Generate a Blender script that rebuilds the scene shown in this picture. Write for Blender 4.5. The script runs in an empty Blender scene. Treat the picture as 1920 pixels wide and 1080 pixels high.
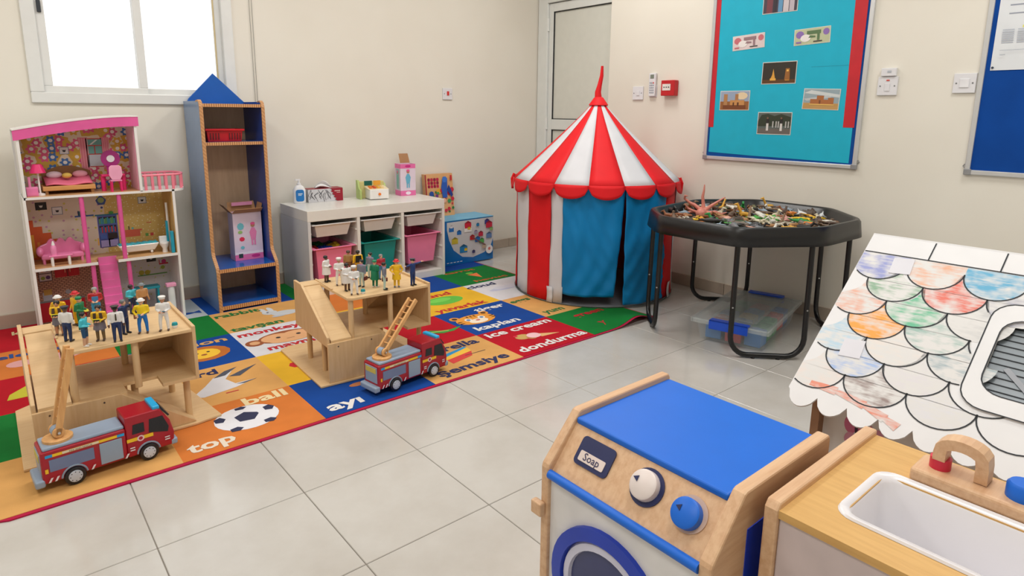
import bpy, bmesh, math, random
import numpy as np
from mathutils import Vector, Matrix

random.seed(7)
PI = math.pi
SC = bpy.context.scene
C = SC.collection

# ------------------------------------------------------------------ camera
def make_camera():
    yaw, pitch, roll = math.radians(50.2944), math.radians(11.2912), math.radians(0.5378)
    f = Vector((math.cos(yaw) * math.cos(pitch), math.sin(yaw) * math.cos(pitch), -math.sin(pitch)))
    r = Vector((math.sin(yaw), -math.cos(yaw), 0))
    u = r.cross(f)
    R = math.cos(roll) * r + math.sin(roll) * u
    U = -math.sin(roll) * r + math.cos(roll) * u
    cd = bpy.data.cameras.new('camera'); co = bpy.data.objects.new('camera', cd); C.objects.link(co)
    m = Matrix.Identity(4)
    for i in range(3):
        m[i][0], m[i][1], m[i][2] = R[i], U[i], -f[i]
    m[0][3], m[1][3], m[2][3] = -0.64156, -1.72035, 1.13892
    co.matrix_world = m
    cd.sensor_fit = 'HORIZONTAL'; cd.sensor_width = 36
    cd.lens = 1185.63 / 1920 * 36
    cd.shift_x = (960 - 948.42) / 1920
    cd.shift_y = (447.32 - 540) / 1920
    cd.clip_start = 0.02
    SC.camera = co
make_camera()

# ------------------------------------------------------------------ world and light
w = bpy.data.worlds.new('sky'); SC.world = w; w.use_nodes = True
bg = w.node_tree.nodes['Background']
bg.inputs['Color'].default_value = (1.0, 0.985, 0.96, 1); bg.inputs['Strength'].default_value = 3.0
PANEL_POWER = 30.0
PANELS = [(-1.2, 1.0), (0.5, 1.0), (2.1, 1.0), (-1.2, -1.3), (0.5, -1.3), (2.1, -1.3)]  # ceiling panels out of view, added to light the room
for i, (x, y) in enumerate(PANELS):
    ld = bpy.data.lights.new('added_panel_light', 'AREA'); ld.shape = 'SQUARE'; ld.size = 0.58
    ld.energy = PANEL_POWER; ld.color = (1.0, 0.985, 0.955)
    lo = bpy.data.objects.new('added_panel_light', ld); C.objects.link(lo); lo.location = (x, y, 2.74)
SC.view_settings.view_transform = 'Standard'
try: SC.view_settings.look = 'None'
except Exception: pass
SC.view_settings.gamma = 1.0
SC.view_settings.use_curve_mapping = False
SC.view_settings.exposure = -0.80

# ------------------------------------------------------------------ materials
def lin(c):
    return tuple(((v / 255) / 12.92 if v / 255 <= 0.04045 else ((v / 255 + 0.055) / 1.055) ** 2.4) for v in c)
_mats = {}
def new_mat(name):
    m = bpy.data.materials.new(name); m.use_nodes = True
    nt = m.node_tree; return m, nt, nt.nodes['Principled BSDF']
def coord(nt, scale=(1, 1, 1), kind='Object'):
    tc = nt.nodes.new('ShaderNodeTexCoord'); mp = nt.nodes.new('ShaderNodeMapping')
    mp.inputs['Scale'].default_value = scale
    nt.links.new(tc.outputs[kind], mp.inputs['Vector']); return mp.outputs['Vector']
def noise(nt, vec, scale, detail=3, rough=0.5):
    n = nt.nodes.new('ShaderNodeTexNoise'); n.inputs['Scale'].default_value = scale
    n.inputs['Detail'].default_value = detail; n.inputs['Roughness'].default_value = rough
    nt.links.new(vec, n.inputs['Vector']); return n
def ramp(nt, fac, stops, interp='LINEAR'):
    r = nt.nodes.new('ShaderNodeValToRGB'); r.color_ramp.interpolation = interp
    el = r.color_ramp.elements
    while len(el) < len(stops): el.new(0.5)
    for e, (p, c) in zip(el, stops):
        e.position = p; e.color = (*c, 1)
    nt.links.new(fac, r.inputs['Fac']); return r.outputs['Color']
def bump(nt, b, h, strength=0.2, dist=0.002):
    bn = nt.nodes.new('ShaderNodeBump'); bn.inputs['Strength'].default_value = strength
    bn.inputs['Distance'].default_value = dist
    nt.links.new(h, bn.inputs['Height']); nt.links.new(bn.outputs['Normal'], b.inputs['Normal'])
def P(c, rough=0.5, metal=0.0, var=0.06, name=None, coat=0.0):
    """plain paint or plastic with a little procedural unevenness"""
    key = ('P', tuple(c), rough, metal, var, coat)
    if key in _mats: return _mats[key]
    m, nt, b = new_mat(name or 'paint_%d_%d_%d' % tuple(c))
    l = lin(c)
    if var:
        n = noise(nt, coord(nt), 14, 2)
        nt.links.new(ramp(nt, n.outputs['Fac'], [(0.3, tuple(v * (1 - var) for v in l)), (0.7, tuple(min(1, v * (1 + var)) for v in l))]), b.inputs['Base Color'])
    else:
        b.inputs['Base Color'].default_value = (*l, 1)
    b.inputs['Roughness'].default_value = rough; b.inputs['Metallic'].default_value = metal
    b.inputs['Coat Weight'].default_value = coat
    _mats[key] = m; return m
def wood(c, c2, axis=0, scale=6, rough=0.5):
    key = ('W', c, c2, axis, scale, rough)
    if key in _mats: return _mats[key]
    m, nt, b = new_mat('wood')
    s = [9, 9, 9]; s[axis] = 0.8
    v = coord(nt, tuple(k * scale / 6 for k in s))
    n = noise(nt, v, 9, 5, 0.6)
    nt.links.new(ramp(nt, n.outputs['Fac'], [(0.3, lin(c2)), (0.62, lin(c))]), b.inputs['Base Color'])
    b.inputs['Roughness'].default_value = rough
    bump(nt, b, n.outputs['Fac'], 0.08, 0.001)
    _mats[key] = m; return m
def cloth(c, rough=0.85, scale=260, var=0.08):
    key = ('C', c, rough, scale, var)
    if key in _mats: return _mats[key]
    m, nt, b = new_mat('cloth'); l = lin(c)
    v = coord(nt)
    n = noise(nt, v, 7, 3); n2 = noise(nt, v, scale, 2)
    nt.links.new(ramp(nt, n.outputs['Fac'], [(0.3, tuple(x * (1 - var) for x in l)), (0.7, tuple(min(1, x * (1 + var)) for x in l))]), b.inputs['Base Color'])
    b.inputs['Roughness'].default_value = rough; b.inputs['Specular IOR Level'].default_value = 0.25
    bump(nt, b, n2.outputs['Fac'], 0.25, 0.001)
    _mats[key] = m; return m
def wall_paint():
    m, nt, b = new_mat('cream_wall_paint')
    v = coord(nt)
    n = noise(nt, v, 1.5, 3); n2 = noise(nt, v, 90, 3)
    nt.links.new(ramp(nt, n.outputs['Fac'], [(0.35, lin((226, 221, 209))), (0.65, lin((231, 227, 216)))]), b.inputs['Base Color'])
    b.inputs['Roughness'].default_value = 0.55
    bump(nt, b, n2.outputs['Fac'], 0.12, 0.001)
    return m
def marble(c1, c2, rough, name):
    m, nt, b = new_mat(name)
    oi = nt.nodes.new('ShaderNodeObjectInfo')
    tc = nt.nodes.new('ShaderNodeTexCoord'); ad = nt.nodes.new('ShaderNodeVectorMath'); ad.operation = 'ADD'
    nt.links.new(tc.outputs['Object'], ad.inputs[0]); nt.links.new(oi.outputs['Location'], ad.inputs[1])
    n = noise(nt, ad.outputs[0], 3.0, 7, 0.62)
    nt.links.new(ramp(nt, n.outputs['Fac'], [(0.3, lin(c2)), (0.62, lin(c1))]), b.inputs['Base Color'])
    b.inputs['Roughness'].default_value = rough; b.inputs['Coat Weight'].default_value = 0.25; b.inputs['Coat Roughness'].default_value = 0.08
    return m
def emis(c, s):
    m, nt, b = new_mat('added_lamp_diffuser')  # glowing face of the added ceiling panels
    b.inputs['Base Color'].default_value = (*lin(c), 1)
    b.inputs['Emission Color'].default_value = (*lin(c), 1); b.inputs['Emission Strength'].default_value = s
    return m
def clear_plastic(c, alpha, rough=0.2):
    m, nt, b = new_mat('clear_plastic')
    b.inputs['Base Color'].default_value = (*lin(c), 1); b.inputs['Alpha'].default_value = alpha
    b.inputs['Roughness'].default_value = rough
    return m
def flat_xz(nt):
    tc = nt.nodes.new('ShaderNodeTexCoord'); sp = nt.nodes.new('ShaderNodeSeparateXYZ'); cb = nt.nodes.new('ShaderNodeCombineXYZ')
    nt.links.new(tc.outputs['Object'], sp.inputs[0]); nt.links.new(sp.outputs['X'], cb.inputs['X']); nt.links.new(sp.outputs['Z'], cb.inputs['Y'])
    return cb.outputs[0]
def flower_paper():
    m, nt, b = new_mat('flower_wallpaper')
    v = flat_xz(nt)
    vo = nt.nodes.new('ShaderNodeTexVoronoi'); vo.voronoi_dimensions = '2D'; vo.inputs['Scale'].default_value = 21; vo.inputs['Randomness'].default_value = 0.75
    nt.links.new(v, vo.inputs['Vector'])
    d = nt.nodes.new('ShaderNodeVectorMath'); d.operation = 'SUBTRACT'
    nt.links.new(v, d.inputs[0]); nt.links.new(vo.outputs['Position'], d.inputs[1])
    sp = nt.nodes.new('ShaderNodeSeparateXYZ'); nt.links.new(d.outputs[0], sp.inputs[0])
    def mth(op, a, bb=None):
        n = nt.nodes.new('ShaderNodeMath'); n.operation = op
        for i, x in enumerate((a, bb)):
            if x is None: continue
            if isinstance(x, (int, float)): n.inputs[i].default_value = x
            else: nt.links.new(x, n.inputs[i])
        return n.outputs[0]
    ang = mth('ARCTAN2', sp.outputs['Y'], sp.outputs['X'])
    pet = mth('ADD', 0.43, mth('MULTIPLY', mth('COSINE', mth('MULTIPLY', ang, 6.0)), 0.09))
    inside = mth('LESS_THAN', vo.outputs['Distance'], pet)
    heart = mth('LESS_THAN', vo.outputs['Distance'], 0.19)
    sr = nt.nodes.new('ShaderNodeSeparateColor'); nt.links.new(vo.outputs['Color'], sr.inputs[0])
    col = ramp(nt, sr.outputs[0], [(0.0, lin((214, 78, 130))), (0.3, lin((58, 112, 185))), (0.56, lin((214, 172, 52))), (0.8, lin((225, 90, 140)))], 'CONSTANT')
    mx = nt.nodes.new('ShaderNodeMix'); mx.data_type = 'RGBA'
    mx.inputs[6].default_value = (*lin((205, 150, 80)), 1)
    n2 = ramp(nt, sr.outputs[1], [(0, lin((226, 214, 190))), (0.5, lin((205, 165, 60)))], 'CONSTANT')
    nt.links.new(n2, mx.inputs[6])
    nt.links.new(inside, mx.inputs[0]); nt.links.new(col, mx.inputs[7])
    mx2 = nt.nodes.new('ShaderNodeMix'); mx2.data_type = 'RGBA'
    nt.links.new(heart, mx2.inputs[0]); nt.links.new(mx.outputs[2], mx2.inputs[6]); mx2.inputs[7].default_value = (*lin((240, 236, 230)), 1)
    nt.links.new(mx2.outputs[2], b.inputs['Base Color']); b.inputs['Roughness'].default_value = 0.45
    return m
def speck_paper(bgc, sp1, scale, thr=0.16, sp2=None):
    m, nt, b = new_mat('speckled_paper')
    v = flat_xz(nt)
    vo = nt.nodes.new('ShaderNodeTexVoronoi'); vo.voronoi_dimensions = '2D'; vo.inputs['Scale'].default_value = scale; nt.links.new(v, vo.inputs['Vector'])
    sr = nt.nodes.new('ShaderNodeSeparateColor'); nt.links.new(vo.outputs['Color'], sr.inputs[0])
    col = ramp(nt, sr.outputs[0], [(0, lin(sp1)), (0.5, lin(sp2 or sp1))], 'CONSTANT')
    lt = nt.nodes.new('ShaderNodeMath'); lt.operation = 'LESS_THAN'; lt.inputs[1].default_value = thr
    nt.links.new(vo.outputs['Distance'], lt.inputs[0])
    mx = nt.nodes.new('ShaderNodeMix'); mx.data_type = 'RGBA'
    nt.links.new(lt.outputs[0], mx.inputs[0]); mx.inputs[6].default_value = (*lin(bgc), 1); nt.links.new(col, mx.inputs[7])
    nt.links.new(mx.outputs[2], b.inputs['Base Color']); b.inputs['Roughness'].default_value = 0.5
    return m
def brick_paper():
    m, nt, b = new_mat('brick_print')
    tc = nt.nodes.new('ShaderNodeTexCoord'); sp = nt.nodes.new('ShaderNodeSeparateXYZ'); cb = nt.nodes.new('ShaderNodeCombineXYZ')
    nt.links.new(tc.outputs['Object'], sp.inputs[0]); nt.links.new(sp.outputs['X'], cb.inputs['X']); nt.links.new(sp.outputs['Z'], cb.inputs['Y'])
    br = nt.nodes.new('ShaderNodeTexBrick'); br.inputs['Scale'].default_value = 26
    br.inputs['Color1'].default_value = (*lin((206, 160, 130)), 1); br.inputs['Color2'].default_value = (*lin((188, 140, 112)), 1)
    br.inputs['Mortar'].default_value = (*lin((128, 94, 76)), 1); br.inputs['Mortar Size'].default_value = 0.06
    nt.links.new(cb.outputs[0], br.inputs['Vector']); nt.links.new(br.outputs['Color'], b.inputs['Base Color'])
    b.inputs['Roughness'].default_value = 0.5
    return m
def stripes(c1, c2, vec_scale, ang_axis='X', rough=0.5, wscale=20, name='striped'):
    m, nt, b = new_mat(name)
    wv = nt.nodes.new('ShaderNodeTexWave'); wv.bands_direction = ang_axis; wv.inputs['Scale'].default_value = wscale
    wv.inputs['Distortion'].default_value = 0.6; wv.inputs['Detail'].default_value = 1
    nt.links.new(coord(nt, vec_scale), wv.inputs['Vector'])
    nt.links.new(ramp(nt, wv.outputs['Fac'], [(0.35, lin(c1)), (0.65, lin(c2))]), b.inputs['Base Color'])
    b.inputs['Roughness'].default_value = rough
    return m
def crayon(c, cover=0.55, ang=0.6):
    """white card with crayon strokes rubbed over it"""
    key = ('K', c, cover, ang)
    if key in _mats: return _mats[key]
    m, nt, b = new_mat('crayon_card')
    mp0 = coord(nt); mp = nt.nodes.new('ShaderNodeMapping'); mp.inputs['Rotation'].default_value = (ang, 0, ang); mp.inputs['Scale'].default_value = (130, 22, 130)
    nt.links.new(mp0, mp.inputs['Vector'])
    n = noise(nt, mp.outputs[0], 1.0, 3, 0.6); n2 = noise(nt, mp0, 28, 2)
    mul = nt.nodes.new('ShaderNodeMath'); mul.operation = 'MULTIPLY'
    nt.links.new(n.outputs['Fac'], mul.inputs[0]); nt.links.new(n2.outputs['Fac'], mul.inputs[1])
    t = 0.34 - 0.20 * cover; c = tuple(int(v * .72 + 232 * .28) for v in c)
    nt.links.new(ramp(nt, mul.outputs[0], [(t - 0.06, lin((220, 219, 218))), (t + 0.15, lin(c))]), b.inputs['Base Color'])
    b.inputs['Roughness'].default_value = 0.7
    _mats[key] = m; return m

# ------------------------------------------------------------------ mesh collecting
MW = {}
class MB:
    def __init__(s): s.v = []; s.f = []; s.m = []
    def add(s, vs, fs, mi=0):
        o = len(s.v); s.v += [Vector(p) for p in vs]; s.f += [tuple(i + o for i in f) for f in fs]; s.m += [mi] * len(fs); return s
    def box(s, x0, y0, z0, x1, y1, z1, mi=0):
        x0, x1 = min(x0, x1), max(x0, x1); y0, y1 = min(y0, y1), max(y0, y1); z0, z1 = min(z0, z1), max(z0, z1)
        return s.add([(x0, y0, z0), (x1, y0, z0), (x1, y1, z0), (x0, y1, z0), (x0, y0, z1), (x1, y0, z1), (x1, y1, z1), (x0, y1, z1)],
                     [(0, 3, 2, 1), (4, 5, 6, 7), (0, 1, 5, 4), (1, 2, 6, 5), (2, 3, 7, 6), (3, 0, 4, 7)], mi)
    def frame_y(s, x0, x1, y0, y1, z0, z1, l, r, b, t):
        """upright frame of four rails that only touch"""
        s.box(x0, y0, z0, x1, y1, z0 + b); s.box(x0, y0, z1 - t, x1, y1, z1)
        s.box(x0, y0, z0 + b, x0 + l, y1, z1 - t); return s.box(x1 - r, y0, z0 + b, x1, y1, z1 - t)
    def obox(s, M, hx, hy, hz, mi=0):
        k = MB().box(-hx, -hy, -hz, hx, hy, hz); return s.add([M @ p for p in k.v], k.f, mi)
    def prism(s, poly, ext, mi=0):
        n = len(poly); a = [Vector(p) for p in poly]; e = Vector(ext); b = [p + e for p in a]
        nrm = sum(((a[i] - a[0]).cross(a[(i + 1) % n] - a[0]) for i in range(1, n)), Vector())
        if nrm.dot(e) < 0: a.reverse(); b.reverse()
        return s.add(a + b, [tuple(range(n - 1, -1, -1)), tuple(range(n, 2 * n))] + [(i, (i + 1) % n, n + (i + 1) % n, n + i) for i in range(n)], mi)
    def tube(s, pts, r, n=8, mi=0, caps=True, closed=False):
        pts = [Vector(p) for p in pts]; k = len(pts); rr = r if isinstance(r, (list, tuple)) else [r] * k
        vs = []; fs = []; up = None
        for i, p in enumerate(pts):
            a = pts[(i - 1) % k] if (closed or i) else p; b = pts[(i + 1) % k] if (closed or i < k - 1) else p
            t = (b - a).normalized()
            if up is None:
                up = t.orthogonal().normalized()
            else:
                up = (up - t * up.dot(t));  up = up.normalized() if up.length > 1e-6 else t.orthogonal().normalized()
            q = t.cross(up)
            vs += [p + rr[i] * (math.cos(2 * PI * j / n) * up + math.sin(2 * PI * j / n) * q) for j in range(n)]
        for i in range(k if closed else k - 1):
            a, b = i * n, ((i + 1) % k) * n
            fs += [(a + j, a + (j + 1) % n, b + (j + 1) % n, b + j) for j in range(n)]
        if caps and not closed:
            fs += [tuple(range(n - 1, -1, -1)), tuple(range((k - 1) * n, k * n))]
        return s.add(vs, fs, mi)
    def cyl(s, p0, p1, r0, r1=None, n=14, mi=0): return s.tube([p0, p1], [r0, r0 if r1 is None else r1], n, mi)
    def lathe(s, prof, c=(0, 0, 0), n=20, mi=0, M=None):
        vs = []; fs = []; k = len(prof); c = Vector(c)
        for r, z in prof:
            vs += [Vector((r * math.cos(2 * PI * j / n), r * math.sin(2 * PI * j / n), z)) for j in range(n)]
        vs = [(M @ v if M else v) + c for v in vs]
        for i in range(k - 1):
            fs += [(i * n + j, i * n + (j + 1) % n, (i + 1) * n + (j + 1) % n, (i + 1) * n + j) for j in range(n)]
        fs += [tuple(range(n - 1, -1, -1)), tuple(range((k - 1) * n, k * n))]
        return s.add(vs, fs, mi)
    def ell(s, c, r, nu=12, nv=8, mi=0):
        prof = [(max(1e-4, math.sin(PI * i / nv)), -math.cos(PI * i / nv)) for i in range(nv + 1)]
        k = MB().lathe(prof, n=nu); c = Vector(c)
        return s.add([Vector((p.x * r[0], p.y * r[1], p.z * r[2])) + c for p in k.v], k.f, mi)
    def grid(s, fn, nu, nv, mi=0, th=0.0):
        """surface fn(u,v) for u,v in 0..1; th gives it a second skin along the normal"""
        g = [[Vector(fn(i / nu, j / nv)) for j in range(nv + 1)] for i in range(nu + 1)]
        vs = [p for row in g for p in row]; w_ = nv + 1
        fs = [(i * w_ + j, (i + 1) * w_ + j, (i + 1) * w_ + j + 1, i * w_ + j + 1) for i in range(nu) for j in range(nv)]
        return s.add(vs, fs, mi)
    def build(s, name, mats, parent=None, world=False, smooth=None, bevel=0, seg=2, solid=0):
        if not isinstance(mats, (list, tuple)): mats = [mats]
        me = bpy.data.meshes.new(name)
        vs = s.v
        if world and parent is not None:
            inv = MW[parent.name].inverted(); vs = [inv @ p for p in vs]
        me.from_pydata([tuple(p) for p in vs], [], s.f)
        for m in mats: me.materials.append(m)
        if len(mats) > 1: me.polygons.foreach_set('material_index', s.m)
        if smooth is not None:
            me.polygons.foreach_set('use_smooth', [True] * len(me.polygons))
            if smooth < 170: me.set_sharp_from_angle(angle=math.radians(smooth))
        me.update()
        o = bpy.data.objects.new(name, me); C.objects.link(o)
        if parent is not None: o.parent = parent; MW[o.name] = MW[parent.name]
        else: MW[o.name] = Matrix.Identity(4)
        if solid:
            md = o.modifiers.new('thickness', 'SOLIDIFY'); md.thickness = solid; md.offset = 0
        if bevel:
            md = o.modifiers.new('bevel', 'BEVEL'); md.width = bevel; md.segments = seg; md.limit_method = 'ANGLE'; md.angle_limit = math.radians(40)
        return o

def tag(o, label, cat, group=None, kind=None):
    o['label'] = label; o['category'] = cat
    if group: o['group'] = group
    if kind: o['kind'] = kind
    return o
def thing(name, label, cat, loc=(0, 0, 0), rz=0, group=None):
    o = bpy.data.objects.new(name, None); C.objects.link(o); o.empty_display_size = 0.05
    o.location = loc; o.rotation_euler = (0, 0, rz)
    MW[o.name] = Matrix.Translation(loc) @ Matrix.Rotation(rz, 4, 'Z')
    return tag(o, label, cat, group)
def struct(o): o['kind'] = 'structure'; return o
def kids(o): return [x for x in C.objects if x.parent == o]
def dup(root, loc, rz, label, group=None, rot=None, scale=None):
    def cp(o, par):
        c = o.copy(); C.objects.link(c); c.parent = par
        for ch in list(o.children): cp(ch, c)
        return c
    r = cp(root, None); r.location = loc; r.rotation_euler = rot or (0, 0, rz)
    if scale: r.scale = (scale,) * 3
    MW[r.name] = Matrix.Translation(loc) @ Matrix.Rotation(rz, 4, 'Z')
    r['label'] = label
    if group: r['group'] = group
    return r

# flat print: coloured outlines laid on a plane, each a hair above the one before
def fr(o, u, v): return (Vector(o), Vector(u).normalized(), Vector(v).normalized())
def decal(name, F, shapes, parent, world=True, rough=0.6, lift=0.0004, step=0.00025):
    o, u, v = F; n = u.cross(v); mb = MB(); mats = []; idx = {}
    for k, (c, poly) in enumerate(shapes):
        mt = c if not isinstance(c, tuple) else P(c, rough, var=0.03)
        if mt.name not in idx: idx[mt.name] = len(mats); mats.append(mt)
        base = [o + u * a + v * b + n * (lift + step * k) for a, b in poly]
        ar = sum(poly[i][0] * poly[(i + 1) % len(poly)][1] - poly[(i + 1) % len(poly)][0] * poly[i][1] for i in range(len(poly)))
        if ar < 0: base.reverse()
        mb.add(base, [tuple(range(len(base)))], idx[mt.name])
    return mb.build(name, mats, parent, world)
def rc(a, b, c, d): return [(a, b), (c, b), (c, d), (a, d)]
def ci(x, y, r, ry=None, n=16, a0=0, a1=360):
    k = n if a1 - a0 >= 360 else n + 1
    return [(x + r * math.cos(math.radians(a0 + (a1 - a0) * i / n)), y + (ry or r) * math.sin(math.radians(a0 + (a1 - a0) * i / n))) for i in range(k)]
def rr_(x0, y0, x1, y1, r, n=4):
    out = []
    for cx, cy, a in ((x1 - r, y0 + r, -90), (x1 - r, y1 - r, 0), (x0 + r, y1 - r, 90), (x0 + r, y0 + r, 180)):
        out += [(cx + r * math.cos(math.radians(a + 90 * i / n)), cy + r * math.sin(math.radians(a + 90 * i / n))) for i in range(n + 1)]
    return out
TEXTS = []
def text(s, F, pos, size, c, parent, name='lettering', bold=0.02, lift=0.0012, width=None):
    TEXTS.append((s, F, pos, size, c, parent, name, bold, lift, width))
def flush_texts():
    made = []
    for s, F, pos, size, c, parent, name, bold, lift, width in TEXTS:
        cu = bpy.data.curves.new('t', 'FONT'); cu.body = s; cu.size = size; cu.align_x = 'CENTER'; cu.align_y = 'CENTER'
        cu.offset = bold * size; cu.resolution_u = 2
        ob = bpy.data.objects.new('t', cu); C.objects.link(ob); made.append(ob)
    dg = bpy.context.evaluated_depsgraph_get(); dg.update()
    for ob, (s, F, pos, size, c, parent, name, bold, lift, width) in zip(made, TEXTS):
        me = bpy.data.meshes.new_from_object(ob.evaluated_get(dg))
        o, u, v = F; n = u.cross(v); inv = MW[parent.name].inverted()
        xs = [p.co.x for p in me.vertices]
        k = (width / (max(xs) - min(xs))) if (width and xs) else 1
        for p in me.vertices:
            q = o + u * (pos[0] + p.co.x * k) + v * (pos[1] + p.co.y) + n * lift
            p.co = inv @ q
        me.materials.clear(); me.materials.append(P(c, 0.7, var=0))
        t = bpy.data.objects.new(name, me); C.objects.link(t); t.parent = parent
        cu = ob.data; bpy.data.objects.remove(ob); bpy.data.curves.remove(cu)

# fused soft bodies: capsules and ellipsoids melted into one continuous skin
def fused(prims, voxel, smooth_it=3):
    """prims: (p0, p1, r0, r1, region[, squash]) ; returns mesh with material_index = region"""
    mb = MB()
    for p in prims:
        p0, p1, r0, r1 = Vector(p[0]), Vector(p[1]), p[2], p[3]
        d = p1 - p0; L = max(d.length, 1e-5); k = 4
        prof = [(max(1e-4, r0 * math.sin(PI / 2 * i / k)), -r0 * math.cos(PI / 2 * i / k)) for i in range(k)] + [(r0, 0)]
        prof += [(r1, L)] + [(max(1e-4, r1 * math.cos(PI / 2 * i / k)), L + r1 * math.sin(PI / 2 * i / k)) for i in range(1, k + 1)]
        M = (d / L).to_track_quat('Z', 'Y').to_matrix()
        t = MB().lathe(prof, n=12, M=M)
        sq = p[5] if len(p) > 5 else (1, 1, 1)
        mb.add([Vector((q.x * sq[0], q.y * sq[1], q.z * sq[2])) + p0 for q in t.v], t.f)
    o = mb.build('tmp', P((200, 200, 200)))
    md = o.modifiers.new('r', 'REMESH'); md.mode = 'VOXEL'; md.voxel_size = voxel
    if smooth_it:
        sm = o.modifiers.new('s', 'SMOOTH'); sm.factor = 0.5; sm.iterations = smooth_it
    dg = bpy.context.evaluated_depsgraph_get()
    me = bpy.data.meshes.new_from_object(o.evaluated_get(dg))
    bpy.data.objects.remove(o); me.materials.clear()
    nf = len(me.polygons)
    cen = np.zeros(nf * 3); me.polygons.foreach_get('center', cen); cen = cen.reshape(-1, 3)
    best = np.full(nf, 1e9); reg = np.zeros(nf, int)
    for p in prims:
        a = np.array(p[0], float); b = np.array(p[1], float); ab = b - a; L2 = max(ab @ ab, 1e-9)
        t = np.clip(((cen - a) @ ab) / L2, 0, 1); q = a + t[:, None] * ab
        sq = np.array(p[5] if len(p) > 5 else (1, 1, 1))
        dd = np.linalg.norm((cen - q) / sq, axis=1) - (p[2] + (p[3] - p[2]) * t)
        hit = dd < best; best[hit] = dd[hit]; reg[hit] = p[4]
    me.polygons.foreach_set('material_index', reg.tolist())
    me.polygons.foreach_set('use_smooth', [True] * nf)
    return me
# ================================================================== THE ROOM
XL, XR, YB, YF, ZC = -2.4, 2.95, 2.392, -3.2, 2.78
PAINT = wall_paint()
WHITE = P((232, 230, 226), 0.35, var=0.02)
ALU = P((225, 226, 224), 0.3, var=0.02)
# floor slab with each tile laid on it
struct(MB().box(XL - .1, YF - .1, -.06, 3.25, YB + .1, -.004).build('floor', P((150, 142, 132), 0.8)))
FLOOR = bpy.data.objects['floor']
tile_mat = marble((199, 196, 191), (186, 181, 174), 0.16, 'glazed_floor_tile')
tme = None
for i in range(-6, 8):
    for j in range(-8, 6):
        if tme is None:
            o = MB().box(.0012, .0012, -.012, .3988, .3988, 0).build('tile', tile_mat, FLOOR, bevel=.0015, seg=1); tme = o
        else:
            o = tme.copy(); C.objects.link(o)
        o.location = (i * .4, j * .4, 0)
        if i == 7: o.scale.x = .38
        if j == 5: o.scale.y = .98
# walls
wb = MB()
W0, W1, Z0, Z1 = -.40, .62, 1.165, 2.15
wb.box(XL - .1, YB, 0, W0, YB + .12, ZC); wb.box(W1, YB, 0, 3.25, YB + .12, ZC)
wb.box(W0, YB, 0, W1, YB + .12, Z0); wb.box(W0, YB, Z1, W1, YB + .12, ZC)
struct(wb.build('wall_back', PAINT))
struct(MB().box(XR, YF - .1, 0, 3.25, 1.45, ZC).box(3.17, 1.45, 0, 3.25, YB, ZC).build('wall_right', PAINT))
struct(MB().box(XL - .1, YF - .1, 0, XL, YB, ZC).build('wall_left', PAINT))
struct(MB().box(XL, YF - .1, 0, XR, YF, ZC).build('wall_front', PAINT))
struct(MB().box(XL - .1, YF - .1, ZC, 3.25, YB + .12, ZC + .1).build('ceiling', P((238, 236, 230), 0.8)))
for i, (x, y) in enumerate(PANELS):  # unseen bodies for the added ceiling lights
    t = thing('added_ceiling_light', 'unseen white ceiling panel added to light the room, ' + ['far left', 'far middle', 'far right', 'near left', 'near middle', 'near right'][i] + ' one of six', 'light', (x, y, ZC - .03), 0, 'added ceiling light panels')
    MB().box(-.31, -.31, .012, .31, .31, .03).build('frame', WHITE, t)
    MB().box(-.29, -.29, .008, .29, .29, .012).build('diffuser', emis((255, 248, 238), 1.5), t)
# skirting tiles
sk = marble((190, 176, 160), (172, 156, 140), 0.3, 'skirting_tile_stone')
def skirt(name, x0, y0, x1, y1, nx, ny):
    L = math.hypot(x1 - x0, y1 - y0); dx, dy = (x1 - x0) / L, (y1 - y0) / L
    b = struct(MB().prism([(x0, y0, .001), (x1, y1, .001), (x1 + nx * .006, y1 + ny * .006, .001), (x0 + nx * .006, y0 + ny * .006, .001)], (0, 0, .069)).build(name, P((168, 158, 146), .8)))
    k = 0.0
    while k < L - .02:
        e = min(k + .397, L)
        a = (x0 + dx * k, y0 + dy * k); c = (x0 + dx * e, y0 + dy * e)
        MB().prism([(a[0], a[1], .001), (c[0], c[1], .001), (c[0] + nx * .013, c[1] + ny * .013, .001), (a[0] + nx * .013, a[1] + ny * .013, .001)], (0, 0, .073)).build('tile', sk, b, bevel=.001, seg=1)
        k += .4
skirt('baseboard_back', XL, YB, 3.10, YB, 0, -1)
skirt('baseboard_right', XR, YF, XR, 1.45, -1, 0)
# window
win = struct(thing('window_1', 'x', 'x', (0.11, YB, Z0))); del win['label'], win['category']
y0, y1 = YB - .015, YB + .06
MB().frame_y(W0, W1, y0, y1, Z0, Z1, .06, .06, .055, .06).build('frame', ALU, win, True, bevel=.004)
def sash(x0, x1, y, nm):
    s = MB().frame_y(x0, x1, y, y + .028, Z0 + .045, Z1 - .05, .045, .04, .043, .04).build('sash', ALU, win, True, bevel=.003)
    MB().box(x0 + .043, y + .012, Z0 + .085, x1 - .038, y + .016, Z1 - .088).build('pane', GLASS, s, True)
    return s
GLASS, _nt, _b = new_mat('window_glass'); _b.inputs['Transmission Weight'].default_value = 1; _b.inputs['Roughness'].default_value = 0.0; _b.inputs['IOR'].default_value = 1.02
sash(W0 + .055, .14, YB + .0, 'a'); sash(.10, W1 - .055, YB + .03, 'b')
MB().box(W0 + .07, YB - .012, 1.615, W0 + .088, YB, 1.675).build('latch', P((45, 50, 58), .4), win, True, bevel=.003)
MB().box(W1 - .098, YB + .026, Z0 + .09, W1 - .09, YB + .03, Z1 - .09).build('trim_strip', P((205, 185, 140), .5), win, True)
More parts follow.
